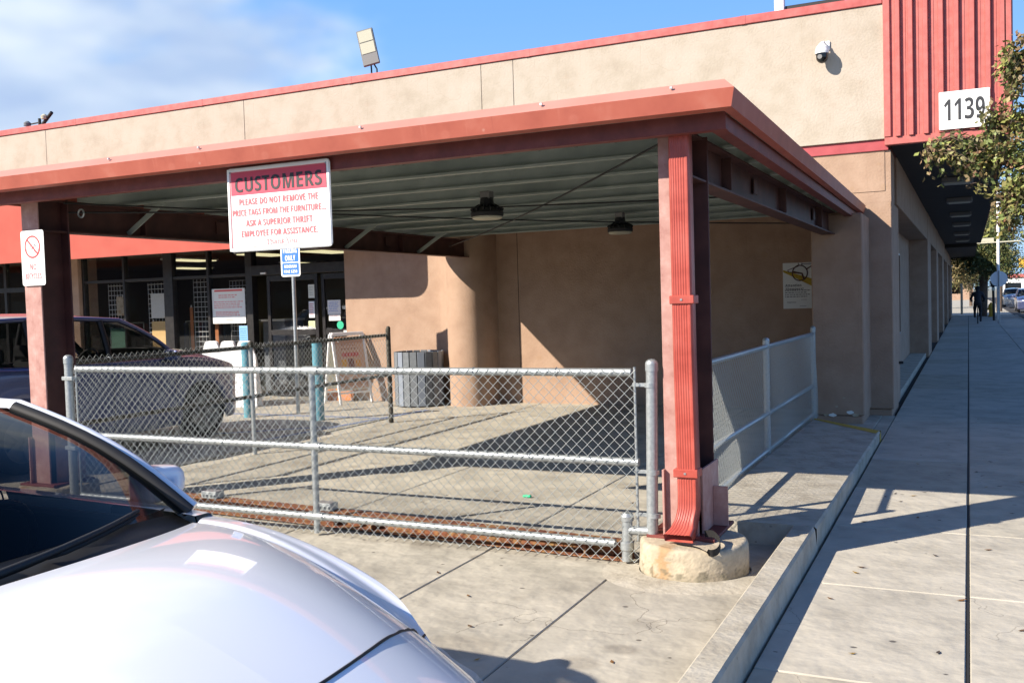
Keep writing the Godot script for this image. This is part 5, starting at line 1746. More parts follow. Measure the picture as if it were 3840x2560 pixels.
	var spots = [[-0.62, -5.95], [-0.60, -6.08], [-0.7, -5.4], [-0.5, -4.6], [-0.25, -4.1], [-0.33, -3.9], [-0.14, -4.75], [-0.2, -6.5], [-0.05, -5.6], [-0.35, -7.55], [-0.56, -8.4], [-0.5, -8.1], [-0.62, -8.25], [-0.42, -8.35], [0.1, -6.75], [0.22, -5.2], [0.3, -6.1], [0.05, -9.6], [0.18, -10.2], [-0.45, -9.9], [0.4, -9.2], [0.12, -8.9], [0.28, -7.9], [-0.7, -7.3]]
	for p in spots:
		var o = put(self, "fallen_leaf", lmesh, lmats[rng.randi() % 4], Vector3(p[0], 0.004, p[1]))
		tag(o, "small dry leaf lying on the concrete sidewalk", "leaf", "dry leaves on the sidewalk")
		o.rotation.y = rng.randf() * TAU
		o.scale = Vector3.ONE * rng.randf_range(0.7, 1.25)
	for p in [[-2.35, -4.3], [-2.1, -3.9], [-3.0, -5.1], [-2.6, -4.75], [-1.5, -4.1], [-1.25, -3.8], [-4.2, -6.9], [-3.3, -6.6], [-5.1, -7.2], [-2.5, -7.4], [-6.2, -8.4]]:
		var o = put(self, "fallen_leaf", lmesh, lmats[rng.randi() % 4], Vector3(p[0], 0.004, p[1]))
		tag(o, "small dry leaf lying on the driveway concrete", "leaf", "dry leaves on the driveway")
		o.rotation.y = rng.randf() * TAU
		o.scale = Vector3.ONE * rng.randf_range(0.6, 1.1)
	t = thing("litter_scrap", "small bright green scrap of litter inside the yard", "litter", Vector3(-3.42, 0.004, -7.35))
	loc(t, "scrap", cbox(Vector3(0.075, 0.02, 0.04), 0.008), sm(c8(60, 205, 150), 0.5), Vector3(0, 0.01, 0))

# ---------------------------------------------------------------- trees
func leaf_cloud(b, centers, radii, count, size, cols, r):
	# clumps of leaves spread through ellipsoids
	var clumps = []
	for k in int(count / 26) + 1:
		var e = r.randi() % centers.size()
		var d = Vector3(r.randfn(), r.randfn(), r.randfn()).normalized() * pow(r.randf(), 0.45)
		clumps.append([centers[e] + d * radii[e], r.randf_range(0.6, 1.3), r.randi() % cols.size()])
	for k in count:
		var cl = clumps[r.randi() % clumps.size()]
		var p = cl[0] + Vector3(r.randfn(), r.randfn() * 0.7, r.randfn()) * cl[1] * size * 3.2
		var ax = Vector3(r.randfn(), r.randfn() - 0.4, r.randfn()).normalized()
		var si = ax.cross(Vector3(r.randfn(), r.randfn(), r.randfn())).normalized()
		var nn = ax.cross(si).normalized()
		var L = size * r.randf_range(0.7, 1.35)
		var W = L * 0.27
		var col = cols[cl[2]].lerp(cols[r.randi() % cols.size()], 0.4) * r.randf_range(0.75, 1.2)
		col.a = 1
		var k0 = b.v.size()
		for q in [p, p + ax * L * 0.5 + si * W + nn * W * 0.3, p + ax * L, p + ax * L * 0.5 - si * W + nn * W * 0.3]:
			b.v.append(q); b.n.append(nn); b.c.append(col)
		for q in [0, 1, 2, 0, 2, 3]: b.i.append(k0 + q)

func lin(r, g, b): return Color(r, g, b)

func tree(called, label, trunk, tr, limbs, centers, radii, count, size, cols, group = ""):
	var base = trunk[0]
	var t = thing(called, label, "tree", base, group)
	var b = MB.new()
	b.tube(smooth_path(trunk, 4), tr, 10)
	var to = put(t, "trunk", b, M.bark)
	for l in limbs:
		b = MB.new()
		var sp = smooth_path(l, 4)
		var rad = []
		for k in sp.size(): rad.append(lerp(tr * 0.45, tr * 0.08, float(k) / sp.size()))
		b.tube(sp, rad, 7)
		put(to, "limb", b, M.bark)
	if count == 0: return t
	var r = RandomNumberGenerator.new()
	r.seed = hash(label)
	b = MB.new()
	leaf_cloud(b, centers, radii, count, size, cols, r)
	stuff(put(t, "crown", b, M.leaf))
	return t

func build_trees():
	leaf_mat([], "leaf")
	var cols = [lin(0.17, 0.21, 0.06), lin(0.11, 0.15, 0.045), lin(0.29, 0.30, 0.08), lin(0.24, 0.13, 0.07), lin(0.15, 0.13, 0.06)]
	# near street tree, trunk just outside the frame
	var C = [Vector3(0.68, 3.3, -11.1), Vector3(0.95, 2.75, -11.0), Vector3(1.4, 3.5, -11.4), Vector3(0.08, 3.0, -11.0), Vector3(2.2, 3.4, -11.3), Vector3(0.45, 2.6, -10.9), Vector3(0.66, 3.85, -11.1), Vector3(0.42, 3.02, -11.0), Vector3(0.62, 2.75, -10.9), Vector3(0.5, 3.3, -11.0)]
	for k in C.size(): C[k] += Vector3(-0.08, 0, 0)
	var R = [Vector3(0.42, 0.55, 0.5), Vector3(0.7, 0.5, 0.7), Vector3(0.8, 0.75, 0.9), Vector3(0.35, 0.22, 0.3), Vector3(0.9, 0.7, 0.9), Vector3(0.25, 0.42, 0.25), Vector3(0.3, 0.35, 0.3), Vector3(0.45, 0.26, 0.4), Vector3(0.4, 0.4, 0.4), Vector3(0.3, 0.3, 0.35)]
	var limbs = [[Vector3(2.1, 1.9, -11.3), Vector3(1.5, 2.6, -11.2), Vector3(0.8, 3.1, -11.1), Vector3(0.3, 3.35, -11.1)], [Vector3(2.1, 2.0, -11.3), Vector3(1.3, 2.5, -11.1), Vector3(0.6, 2.85, -11.0), Vector3(-0.1, 3.05, -11.0), Vector3(-0.42, 3.12, -11.0)], [Vector3(2.1, 2.0, -11.3), Vector3(1.2, 2.6, -11.0), Vector3(0.55, 2.65, -10.9), Vector3(0.28, 2.3, -10.9)], [Vector3(2.1, 2.0, -11.3), Vector3(1.4, 3.2, -11.3), Vector3(0.75, 3.7, -11.2), Vector3(0.4, 4.0, -11.1)], [Vector3(2.1, 2.0, -11.3), Vector3(2.2, 3.0, -11.4), Vector3(2.0, 3.9, -11.4)]]
	var t = tree("street_tree", "leafy tree with reddish green leaves reaching in front of the street number", [Vector3(2.05, 0, -11.3), Vector3(2.1, 1.0, -11.32), Vector3(2.1, 2.05, -11.3)], 0.11, limbs, C, R, 0, 0.064, cols)
	# twigs leave the limbs, leaves sit along the twigs; the first 300 are parts of their own
	var r = RandomNumberGenerator.new()
	r.seed = 77
	var lmesh = []
	for k in 3:
		var b = MB.new()
		var L = 0.062 + 0.008 * k
		var W = 0.017 + 0.003 * k
		var a = Vector3.ZERO; var tip = Vector3(0, 0, L); var ml = Vector3(-W, 0.006, L * 0.45); var mr = Vector3(W, 0.006, L * 0.45); var mid = Vector3(0, -0.002, L * 0.5)
		b.tri(a, ml, mid); b.tri(a, mid, mr); b.tri(ml, tip, mid); b.tri(mid, tip, mr)
		lmesh.append(b.mesh())
	var lm = []
	for cc in [c8(104, 116, 60), c8(122, 130, 66), c8(152, 152, 76), c8(134, 92, 70), c8(92, 108, 54)]:
		var m = sm(cc, 0.5)
		m.backlight = Color(0.3, 0.32, 0.1)
		lm.append(m)
	var pts = []
	for l in limbs:
		var sp = smooth_path(l, 8)
		for k in range(6, sp.size()): pts.append(sp[k])
	var crown = MB.new()
	var made = 0
	for k in 430:
		var e = r.randi() % C.size()
		var goal = C[e] + Vector3(r.randfn(), r.randfn(), r.randfn()).normalized() * pow(r.randf(), 0.5) * R[e] * 1.15
		var p = pts[0]
		for q in pts:
			if q.distance_to(goal) * (0.9 + 0.2 * fmod(q.x * 91.7, 1.0)) < p.distance_to(goal): p = q
		var d = goal - p
		if d.length() > 0.75: p = goal - d.normalized() * 0.75
		d = goal - p
		var side = d.cross(Vector3.UP).normalized()
		var path = smooth_path([p, p + d * 0.35 + Vector3(0, 0.05, 0), p + d * 0.72 + side * r.randf_range(-0.05, 0.05) + Vector3(0, 0.05, 0), goal + Vector3(0, -0.03, 0)], 3)
		var tw = MB.new()
		var rad = []
		for q in path.size(): rad.append(lerp(0.007, 0.002, float(q) / path.size()))
		tw.tube(path, rad, 5)
		put(t, "twig", tw, M.bark)
		var hue = r.randi() % 5
		var nl = r.randi_range(15, 26)
		for q in nl:
			var g = r.randf_range(0.25, 1.02) * (path.size() - 1)
			var k0 = min(int(g), path.size() - 2)
			var at = path[k0].lerp(path[k0 + 1], g - k0) + Vector3(r.randfn(), r.randfn(), r.randfn()) * 0.034
			var out = (d.normalized() * 0.6 + Vector3(r.randfn(), r.randfn() - 0.5, r.randfn()) * 0.7).normalized()
			if made < 300 and k < 40:
				var o = put(t, "leaf", lmesh[r.randi() % 3], lm[hue if r.randf() < 0.6 else r.randi() % 5], at)
				o.basis = Basis.looking_at(-out, Vector3(r.randfn(), 1.5, r.randfn()).normalized()) * Basis.from_scale(Vector3.ONE * r.randf_range(0.75, 1.25))
				made += 1
				continue
			var si = out.cross(Vector3(r.randfn(), 1.2, r.randfn())).normalized()
			var nn = out.cross(si).normalized()
			var L = 0.068 * r.randf_range(0.7, 1.25)
			var W = L * 0.28
			var col = cols[hue].lerp(cols[r.randi() % cols.size()], 0.35) * r.randf_range(0.75, 1.2)
			col.a = 1
			var v0 = crown.v.size()
			for w in [at, at + out * L * 0.5 + si * W + nn * W * 0.3, at + out * L, at + out * L * 0.5 - si * W + nn * W * 0.3]:
				crown.v.append(w); crown.n.append(nn); crown.c.append(col)
			for w in [0, 1, 2, 0, 2, 3]: crown.i.append(v0 + w)
	stuff(put(t, "crown", crown, M.leaf))
	# far street trees
	var dk = [lin(0.07, 0.10, 0.03), lin(0.10, 0.12, 0.035), lin(0.17, 0.15, 0.05), lin(0.05, 0.08, 0.025)]
	var au = [lin(0.25, 0.18, 0.06), lin(0.20, 0.17, 0.06), lin(0.14, 0.14, 0.05), lin(0.30, 0.20, 0.09)]
	tree("street_tree", "dense dark street tree half in the shade of the store", [Vector3(0.75, 0, -62), Vector3(0.78, 1.2, -62), Vector3(0.8, 2.4, -62)], 0.24, [[Vector3(0.8, 2.2, -62), Vector3(0.3, 3.2, -62), Vector3(-0.2, 4.0, -61.8)], [Vector3(0.8, 2.2, -62), Vector3(1.5, 3.2, -62), Vector3(2.0, 4.4, -62.2)]], [Vector3(0.9, 3.4, -62), Vector3(1.5, 4.6, -62), Vector3(0.2, 4.0, -62), Vector3(1.6, 3.0, -61.6)], [Vector3(1.5, 1.2, 1.4), Vector3(0.9, 1.4, 1.2), Vector3(0.9, 1.1, 1.2), Vector3(0.9, 0.9, 1.0)], 15000, 0.14, dk)
	tree("street_tree", "tall brownish green tree rising behind the light pole", [Vector3(1.9, 0, -74), Vector3(1.95, 2, -74), Vector3(1.9, 3.5, -74)], 0.2, [[Vector3(1.9, 3, -74), Vector3(1.6, 5, -74), Vector3(1.5, 6.6, -74)]], [Vector3(1.7, 5.6, -74), Vector3(1.8, 7.2, -74)], [Vector3(0.95, 1.7, 1.2), Vector3(0.6, 1.4, 0.9)], 8000, 0.15, au)
	tree("street_tree", "yellowing tree beyond the end of the store facade", [Vector3(-2.2, 0, -88), Vector3(-2.2, 2.2, -88)], 0.18, [[Vector3(-2.2, 2, -88), Vector3(-1.8, 3.4, -88)]], [Vector3(-1.9, 3.6, -88), Vector3(-0.3, 3.4, -90)], [Vector3(1.7, 1.9, 1.6), Vector3(1.2, 1.5, 1.4)], 9000, 0.17, au)
	tree("street_tree", "small green tree behind the rider", [Vector3(0.2, 0, -98), Vector3(0.2, 2.0, -98)], 0.15, [[Vector3(0.2, 1.9, -98), Vector3(0.5, 3.0, -98)]], [Vector3(0.3, 3.0, -98)], [Vector3(1.5, 1.3, 1.4)], 5000, 0.17, dk)

# ---------------------------------------------------------------- people
func sdf_body(bones, cell, k):
	# surface nets over a smooth union of tapered capsules: [a, ra, b, rb]
	var lo = Vector3(1e9, 1e9, 1e9)
	var hi = -lo
	for b in bones:
		for e in [[b[0], b[1]], [b[2], b[3]]]:
			lo = lo.min(e[0] - Vector3.ONE * (e[1] + 3 * cell))
			hi = hi.max(e[0] + Vector3.ONE * (e[1] + 3 * cell))
	var nx = int((hi.x - lo.x) / cell) + 1
	var ny = int((hi.y - lo.y) / cell) + 1
	var nz = int((hi.z - lo.z) / cell) + 1
	var f = PackedFloat32Array()
	f.resize(nx * ny * nz)
	f.fill(1.0)
	for b in bones:
		var ext = max(b[1], b[3]) + 4 * cell
		var l2 = b[0].min(b[2]) - Vector3.ONE * ext
		var h2 = b[0].max(b[2]) + Vector3.ONE * ext
		var i0 = max(0, int((l2.x - lo.x) / cell)); var i1 = min(nx - 1, int((h2.x - lo.x) / cell))
		var j0 = max(0, int((l2.y - lo.y) / cell)); var j1 = min(ny - 1, int((h2.y - lo.y) / cell))
		var m0 = max(0, int((l2.z - lo.z) / cell)); var m1 = min(nz - 1, int((h2.z - lo.z) / cell))
		var ba = b[2] - b[0]
		var bb = max(ba.length_squared(), 1e-6)
		for i in range(i0, i1 + 1):
			for j in range(j0, j1 + 1):
				for m in range(m0, m1 + 1):
					var p = lo + Vector3(i, j, m) * cell
					var h = clamp((p - b[0]).dot(ba) / bb, 0.0, 1.0)
					var d = (p - b[0] - ba * h).length() - lerp(b[1], b[3], h)
					var q = (i * ny + j) * nz + m
					var o = f[q]
					var w = clamp(0.5 + 0.5 * (o - d) / k, 0.0, 1.0)
					f[q] = lerp(o, d, w) - k * w * (1.0 - w)
	var mb = MB.new()
	var idx = {}
	for i in nx - 1:
		for j in ny - 1:
			for m in nz - 1:
				var s = Vector3.ZERO
				var cnt = 0
				var neg = 0
				for c in 8:
					if f[((i + (c & 1)) * ny + j + ((c >> 1) & 1)) * nz + m + (c >> 2)] < 0: neg += 1
				if neg == 0 or neg == 8: continue
				for e in [[0, 1], [2, 3], [4, 5], [6, 7], [0, 2], [1, 3], [4, 6], [5, 7], [0, 4], [1, 5], [2, 6], [3, 7]]:
					var ca = e[0]; var cb = e[1]
					var fa = f[((i + (ca & 1)) * ny + j + ((ca >> 1) & 1)) * nz + m + (ca >> 2)]
					var fb = f[((i + (cb & 1)) * ny + j + ((cb >> 1) & 1)) * nz + m + (cb >> 2)]
					if (fa < 0) != (fb < 0):
						var t = fa / (fa - fb)
						var pa = Vector3(ca & 1, (ca >> 1) & 1, ca >> 2)
						var pb = Vector3(cb & 1, (cb >> 1) & 1, cb >> 2)
						s += pa.lerp(pb, t)
						cnt += 1
				idx[(i * ny + j) * nz + m] = mb.v.size()
				mb.v.append(lo + (Vector3(i, j, m) + s / cnt) * cell)
				mb.n.append(Vector3.ZERO)
	for key in idx:
		var i = int(key / (ny * nz)); var j = int(key / nz) % ny; var m = int(key) % nz
		for ax in 3:
			var a1 = [0, 0, 0]; a1[ax] = 1
			var f0 = f[(i * ny + j) * nz + m]
			var f1 = f[((i + a1[0]) * ny + j + a1[1]) * nz + m + a1[2]]
			if (f0 < 0) == (f1 < 0): continue
			var u = [0, 0, 0]; u[(ax + 1) % 3] = 1
			var w = [0, 0, 0]; w[(ax + 2) % 3] = 1
			var k00 = key
			var k10 = ((i - u[0]) * ny + j - u[1]) * nz + m - u[2]
			var k01 = ((i - w[0]) * ny + j - w[1]) * nz + m - w[2]
			var k11 = ((i - u[0] - w[0]) * ny + j - u[1] - w[1]) * nz + m - u[2] - w[2]
			if not (idx.has(k10) and idx.has(k01) and idx.has(k11)): continue
			var quad_ = [idx[k00], idx[k10], idx[k11], idx[k01]]
			if f0 < 0: quad_ = [quad_[0], quad_[3], quad_[2], quad_[1]]
			for q in [0, 1, 2, 0, 2, 3]: mb.i.append(quad_[q])
	for t in range(0, mb.i.size(), 3):
		var a = mb.v[mb.i[t]]; var b = mb.v[mb.i[t + 1]]; var c = mb.v[mb.i[t + 2]]
		var nn = (c - a).cross(b - a)
		for q in 3: mb.n[mb.i[t + q]] += nn
	for q in mb.n.size(): mb.n[q] = mb.n[q].normalized()
	return mb

func build_rider():
	# rider seen from behind, rolling away along the sidewalk (away is -z)
	var o = Vector3(0.38, 0, -49.8)
	var bk = thing("bicycle", "bicycle ridden along the shaded sidewalk", "bicycle", o)
	for z in [0.5, -0.52]:
		var b = MB.new()
		var rp = []
		for k in 25: rp.append(Vector3(0, 0.34 + sin(TAU * k / 24) * 0.32, z + cos(TAU * k / 24) * 0.32))
		b.tube(rp, 0.022, 6, false)
		var w = loc(bk, "wheel", b, M.rubber)
		var sb = MB.new()
		for k in 9:
			var a = PI * k / 9
			sb.tube([Vector3(0, 0.34 + sin(a) * 0.31, z + cos(a) * 0.31), Vector3(0, 0.34 - sin(a) * 0.31, z - cos(a) * 0.31)], 0.003, 3)
		loc(w, "spokes", sb, M.galv)
	var fb = MB.new()
	for s in [[[0.34, 0.5], [0.3, 0.05]], [[0.3, 0.05], [0.86, 0.2]], [[0.34, 0.5], [0.74, 0.16]], [[0.78, 0.17], [0.82, -0.36]], [[0.3, 0.05], [0.74, -0.36]], [[0.95, -0.3], [0.34, -0.52]]]:
		fb.tube([Vector3(0, s[0][0], s[0][1]), Vector3(0, s[1][0], s[1][1])], 0.018, 8)
	loc(bk, "frame", fb, M.black)
	var hb = MB.new()
	hb.tube([Vector3(-0.3, 1.02, -0.2), Vector3(-0.2, 1.05, -0.3), Vector3(0, 1.0, -0.33), Vector3(0.2, 1.05, -0.3), Vector3(0.3, 1.02, -0.2)], 0.014, 8)
	loc(bk, "handlebar", hb, M.black)
	loc(bk, "saddle", cbox(Vector3(0.14, 0.05, 0.26), 0.02), M.black, Vector3(0, 0.88, 0.22))
	loc(bk, "crank", cbox(Vector3(0.26, 0.03, 0.05), 0.01), M.galv, Vector3(0, 0.3, 0.05))
	var pr = thing("person", "person in dark clothes riding a bicycle away along the shaded sidewalk", "person", o)
	var B = []
	var hip = Vector3(0, 0.98, 0.2)
	var chest = Vector3(0, 1.36, 0.02)
	B.append([hip, 0.155, Vector3(0, 1.18, 0.11), 0.145])
	B.append([Vector3(0, 1.18, 0.11), 0.145, chest, 0.17])
	B.append([chest + Vector3(-0.15, 0.05, 0), 0.085, chest + Vector3(0.15, 0.05, 0), 0.085])
	B.append([chest + Vector3(0, 0.08, -0.01), 0.06, Vector3(0, 1.53, -0.05), 0.055])
	B.append([Vector3(0, 1.58, -0.06), 0.088, Vector3(0, 1.66, -0.05), 0.098])
	for s in [-1.0, 1.0]:
		var sh = chest + Vector3(0.19 * s, 0.04, -0.01)
		var elb = Vector3(0.29 * s, 1.16, -0.06)
		var hand = Vector3(0.27 * s, 1.06, -0.24)
		B.append([sh, 0.065, elb, 0.05]); B.append([elb, 0.05, hand, 0.036])
		for q in 4: B.append([hand, 0.02, hand + Vector3((-0.03 + q * 0.02) * s, -0.015 - 0.004 * q, -0.055), 0.012])
		B.append([hand, 0.02, hand + Vector3(-0.045 * s, -0.01, -0.02), 0.013])
		var knee = Vector3(0.12 * s, 0.72 if s < 0 else 0.58, -0.17 if s < 0 else -0.06)
		var ank = Vector3(0.12 * s, 0.36 if s < 0 else 0.17, 0.02 if s < 0 else 0.08)
		B.append([hip + Vector3(0.08 * s, -0.02, 0), 0.1, knee, 0.07]); B.append([knee, 0.068, ank, 0.045])
		B.append([ank + Vector3(0, -0.04, 0.03), 0.042, ank + Vector3(0, -0.06, -0.15), 0.034])
	var body = sdf_body(B, 0.022, 0.035)
	loc(pr, "body", body, sm(c8(34, 34, 40), 0.85))
	var hm = MB.new()
	hm.lathe([Vector2(0.112, -0.01), Vector2(0.115, 0.03), Vector2(0.1, 0.075), Vector2(0.06, 0.105), Vector2(0, 0.112)], Vector3(0, 1.645, -0.05), 16)
	loc(pr, "cap", hm, sm(c8(22, 22, 24), 0.9))

# ---------------------------------------------------------------- far end of the street
func build_far():
	var t = thing("round_sign", "back of a round metal sign on a thin post by the kerb", "sign", Vector3(1.29, 0, -50))
	pipe(t, "post", Vector3(1.29, 0, -50), Vector3(1.29, 2.44, -50), 0.03, M.galv, 8)
	var b = MB.new()
	b.lathe([Vector2(0.0, -0.004), Vector2(0.36, -0.004), Vector2(0.36, 0.004), Vector2(0, 0.004)], Vector3.ZERO, 32)
	var d = put(t, "disc", b, sm(c8(238, 238, 238), 0.8), Vector3(1.29, 2.06, -50.05))
	d.rotation.x = PI / 2
	t = thing("signal_pole", "dark pedestrian signal pole with a lamp head at the corner", "signal", Vector3(1.12, 0, -54))
	pipe(t, "pole", Vector3(1.15, 0, -54), Vector3(1.12, 1.9, -54), 0.06, M.black, 8)
	bxw(t, "signal_head", M.black, 1.0, 1.7, -54.1, 1.32, 2.1, -53.85, 0.03)
	bxw(t, "lens", M.lampglass, 1.05, 1.5, -53.9, 1.2, 1.66, -53.8, 0.02)
	t = thing("light_pole", "tall white light pole with mast arm at the corner", "light pole", Vector3(1.37, 0, -55))
	pipe(t, "pole", Vector3(1.37, 0, -55), Vector3(1.4, 6.6, -55), 0.075, M.white, 10)
	b = MB.new()
	b.tube([Vector3(1.4, 5.9, -55), Vector3(1.9, 6.3, -55), Vector3(2.6, 6.5, -55)], 0.04, 8)
	put(t, "lamp_arm", b, M.white)
	pipe(t, "mast_arm", Vector3(0.15, 3.95, -55), Vector3(2.4, 3.98, -55), 0.04, M.lampglass, 8)
	bxw(t, "street_name_plate", M.lampglass, 0.15, 4.0, -55.03, 1.2, 4.2, -54.98, 0.01)
	t = thing("fire_hydrant", "yellow fire hydrant beside the dark tree trunk", "hydrant", Vector3(1.16, 0, -61))
	b = MB.new()
	b.lathe([Vector2(0.17, 0), Vector2(0.17, 0.05), Vector2(0.12, 0.07), Vector2(0.12, 0.5), Vector2(0.16, 0.52), Vector2(0.16, 0.58), Vector2(0.12, 0.7), Vector2(0.05, 0.77), Vector2(0.04, 0.83), Vector2(0, 0.83)], Vector3.ZERO, 16)
	var yl = sm(c8(196, 156, 50), 0.5)
	loc(t, "barrel", b, yl)
	for s in [-1.0, 1.0]: loc(t, "outlet", cbox(Vector3(0.1, 0.13, 0.13), 0.03), yl, Vector3(0.16 * s, 0.45, 0))
	for k in 3:
		t = thing("wooden_post", "short pale post standing at the end of the store facade", "post", Vector3(-1.9 + k * 0.75, 0, -66 - k), "pale posts past the facade")
		loc(t, "shaft", cbox(Vector3(0.14, 1.5 + 0.2 * k, 0.14), 0.02), M.footing, Vector3(0, 0.75 + 0.1 * k, 0))
		loc(t, "top", cbox(Vector3(0.18, 0.06, 0.18), 0.015), M.footing, Vector3(0, 1.53 + 0.2 * k, 0))
	# traffic
	var S = suv_spec()
	S.sideglass = M.darkglass
	var c0 = car(S, M.carwhite, "parked_car", "white crossover driving up the street past the corner", "car", Vector3(3.75, -0.14, -57.0), -PI / 2)
	for q in [[Vector3(3.9, -0.14, -74), M.carblue, "dark blue crossover following in the street"], [Vector3(3.6, -0.14, -92), M.carsilver, "silver crossover far up the street"], [Vector3(7.6, -0.14, -84), M.carwhite, "white crossover in the far lane"]]:
		var c = c0.duplicate()
		c.name = numbered("parked_car")
		add_child(c)
		c.position = q[0]
		c.set_meta("label", q[2])
		for ch in c.get_children():
			if ch is MeshInstance3D and ch.material_override == M.carwhite: ch.material_override = q[1]
	# roadside buildings
	t = thing("yellow_sign_tower", "tall yellow roadside sign on a pale tower", "sign", Vector3(5.6, 0, -118))
	bxw(t, "tower", M.footing, 5.5, 0, -118.6, 6.0, 3.7, -118, 0.03)
	bxw(t, "sign_box", yl, 4.95, 3.7, -118.5, 8.2, 4.7, -117.6, 0.05)
	t = thing("roadside_shop", "low white shop across the far intersection", "building", Vector3(9, 0, -150))
	var w = bxw(t, "wall", M.white, 4.0, 0, -156, 20, 2.9, -150)
	bxw(t, "roof", M.redpanel, 3.8, 2.9, -156.2, 20.2, 3.4, -149.8)
	for k in 5: bxw(w, "window", M.darkglass, 4.6 + k * 3.0, 0.7, -150.02, 6.6 + k * 3.0, 2.2, -149.98)
	t = thing("roadside_shop", "long beige shop block beyond the yellowing tree", "building", Vector3(-8, 0, -150))
	w = bxw(t, "wall", M.tan, -22, 0, -158, 0.6, 3.6, -150)
	bxw(t, "roof", M.greybox, -22.2, 3.6, -158.2, 0.8, 4.1, -149.8)
	for k in 6: bxw(w, "window", M.darkglass, -20 + k * 3.4, 0.9, -150.02, -18 + k * 3.4, 2.6, -149.98)
	# block across the road that the store windows mirror
	t = thing("brick_block", "dark brick shop block across the road, mirrored in the store windows", "building", Vector3(-55, 0, 32))
	w = bxw(t, "wall", sm(c8(88, 66, 58), 0.9), -82, -0.1, 31, -26, 8.2, 42)
	bxw(t, "cornice", M.greybox, -82.2, 8.2, 30.8, -25.8, 8.6, 42.2, 0.03)
	for k in 12: bxw(w, "window", M.darkglass, -80 + k * 4.4, 0.8, 30.97, -77.4 + k * 4.4, 3.0, 31.01)
	for k in 2:
		b = MB.new()
		t = thing("power_line", "thin overhead power line crossing above the far street", "wire", Vector3(0, 5 + k, -90), "overhead wires above the far street")
		var pts = []
		for j in 13: pts.append(Vector3(-25 + j * 5, 6.4 + k * 1.3 - 0.5 * sin(PI * j / 12), -100))
		b.tube(pts, 0.018, 5)
		put(t, "cable", b, M.black)

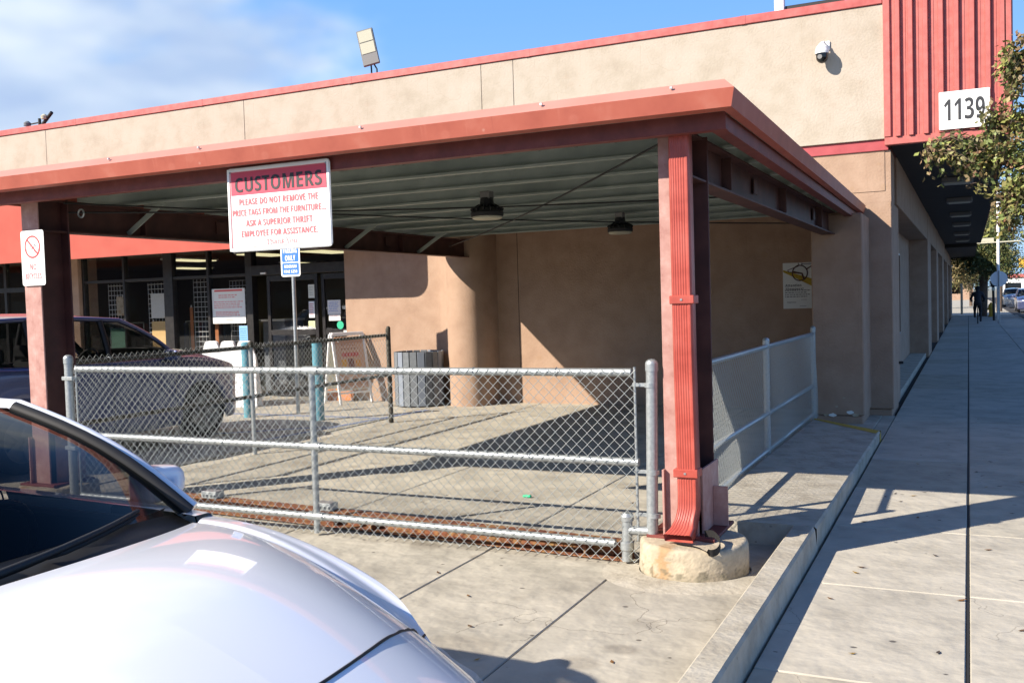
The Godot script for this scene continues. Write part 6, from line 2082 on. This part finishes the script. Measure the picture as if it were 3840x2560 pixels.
# ---------------------------------------------------------------- sky
func make_sky():
	var W = 1536
	var H = 768
	var n1 = FastNoiseLite.new()
	n1.seed = 21
	n1.noise_type = FastNoiseLite.TYPE_SIMPLEX_SMOOTH
	n1.frequency = 1.1
	n1.fractal_octaves = 5
	n1.fractal_gain = 0.5
	var n2 = FastNoiseLite.new()
	n2.seed = 5
	n2.noise_type = FastNoiseLite.TYPE_SIMPLEX_SMOOTH
	n2.frequency = 1.7
	n2.fractal_octaves = 4
	var n3 = FastNoiseLite.new()
	n3.seed = 9
	n3.noise_type = FastNoiseLite.TYPE_SIMPLEX_SMOOTH
	n3.frequency = 5.0
	n3.fractal_octaves = 5
	n3.fractal_gain = 0.6
	var out = PackedByteArray()
	out.resize(W * H * 3)
	for y in H:
		var el = PI / 2 - PI * (y + 0.5) / H
		var sy = sin(el)
		var cyy = cos(el)
		var h = clamp(sy, 0.0, 1.0)
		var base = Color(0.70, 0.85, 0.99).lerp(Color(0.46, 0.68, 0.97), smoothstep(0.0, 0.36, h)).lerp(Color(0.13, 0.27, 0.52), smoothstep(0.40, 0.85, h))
		if sy < 0: base = Color(0.62, 0.62, 0.6)
		for x in W:
			var az = wrapf(TAU * (x + 0.5) / W, -PI, PI)
			var col = base
			if sy > -0.02:
				var d = Vector3(sin(az) * cyy, sy * 2.3, -cos(az) * cyy)
				var fine = n3.get_noise_3dv(d)
				var v = n1.get_noise_3dv(d * 1.1) + 0.3 * fine
				# a broad bank of cloud over the lot side, clear over the street side
				var bank = clamp((-0.60 - az + 0.25 * (sy - 0.3)) / 0.13, -1.0, 1.0) if az > -1.4 else clamp((az + 1.9) / 0.3, -1.0, 1.0)
				var cover = smoothstep(-0.12, 0.30, v + 0.42 * bank + 0.02)
				var lit = clamp(0.5 + 1.3 * n2.get_noise_3dv(Vector3(d.x, d.y * 1.3, d.z) * 2.2) + 0.45 * fine, 0, 1)
				var cc = Color(0.68, 0.76, 0.885).lerp(Color(0.87, 0.91, 0.955), lit)
				col = base.lerp(cc, cover * 0.93)
			var q = (y * W + x) * 3
			out[q] = int(col.r * 255); out[q + 1] = int(col.g * 255); out[q + 2] = int(col.b * 255)
	var im = Image.create_from_data(W, H, false, Image.FORMAT_RGB8, out)
	return ImageTexture.create_from_image(im)

# ---------------------------------------------------------------- scene
func _ready():
	rng.seed = 4242
	var cam = Camera3D.new()
	cam.name = "camera"
	add_child(cam)
	cam.position = Vector3(0, 1.68, 0)
	cam.rotation_degrees = Vector3(-2.406, 25.594, -1.682)
	cam.fov = 39.3
	cam.near = 0.05
	cam.far = 600
	cam.current = true
	var env = Environment.new()
	env.background_mode = Environment.BG_SKY
	var sky = Sky.new()
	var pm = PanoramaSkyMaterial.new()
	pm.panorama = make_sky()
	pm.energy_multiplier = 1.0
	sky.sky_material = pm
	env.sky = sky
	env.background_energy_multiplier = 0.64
	env.tonemap_mode = Environment.TONE_MAPPER_LINEAR
	env.tonemap_exposure = 1.85
	env.sdfgi_enabled = true
	env.ssao_enabled = true
	env.ssil_enabled = true
	var we = WorldEnvironment.new()
	we.name = "environment"
	we.environment = env
	add_child(we)
	var sun = DirectionalLight3D.new()
	sun.name = "sun"
	sun.light_energy = 1.6
	sun.light_color = Color(1.0, 0.955, 0.89)
	sun.light_angular_distance = 0.5
	sun.shadow_enabled = true
	add_child(sun)
	sun.look_at_from_position(Vector3(0, 30, 0), Vector3(0, 30, 0) + Vector3(1, -1.01, -1.22), Vector3.UP)
	make_materials()
	build_ground()
	build_store()
	build_canopy()
	build_fences()
	car(sedan_spec(), M.carwhite, "white_sedan", "white sedan parked in front of the chain link gate", "car", Vector3(-1.05, 0, -1.62), 0.0)
	car(suv_spec(), M.carblue, "blue_crossover", "dark blue crossover parked nose to the store behind the fence", "car", Vector3(-9.92, 0, -10.42), PI / 2)
	car(suv_spec(), M.carsilver, "silver_crossover", "silver crossover in the next parking row, mirrored in the glass doors", "car", Vector3(-15.6, 0, -9.9), PI / 2)
	build_shop()
	build_signs()
	build_props()
	build_trees()
	build_rider()
	build_far()
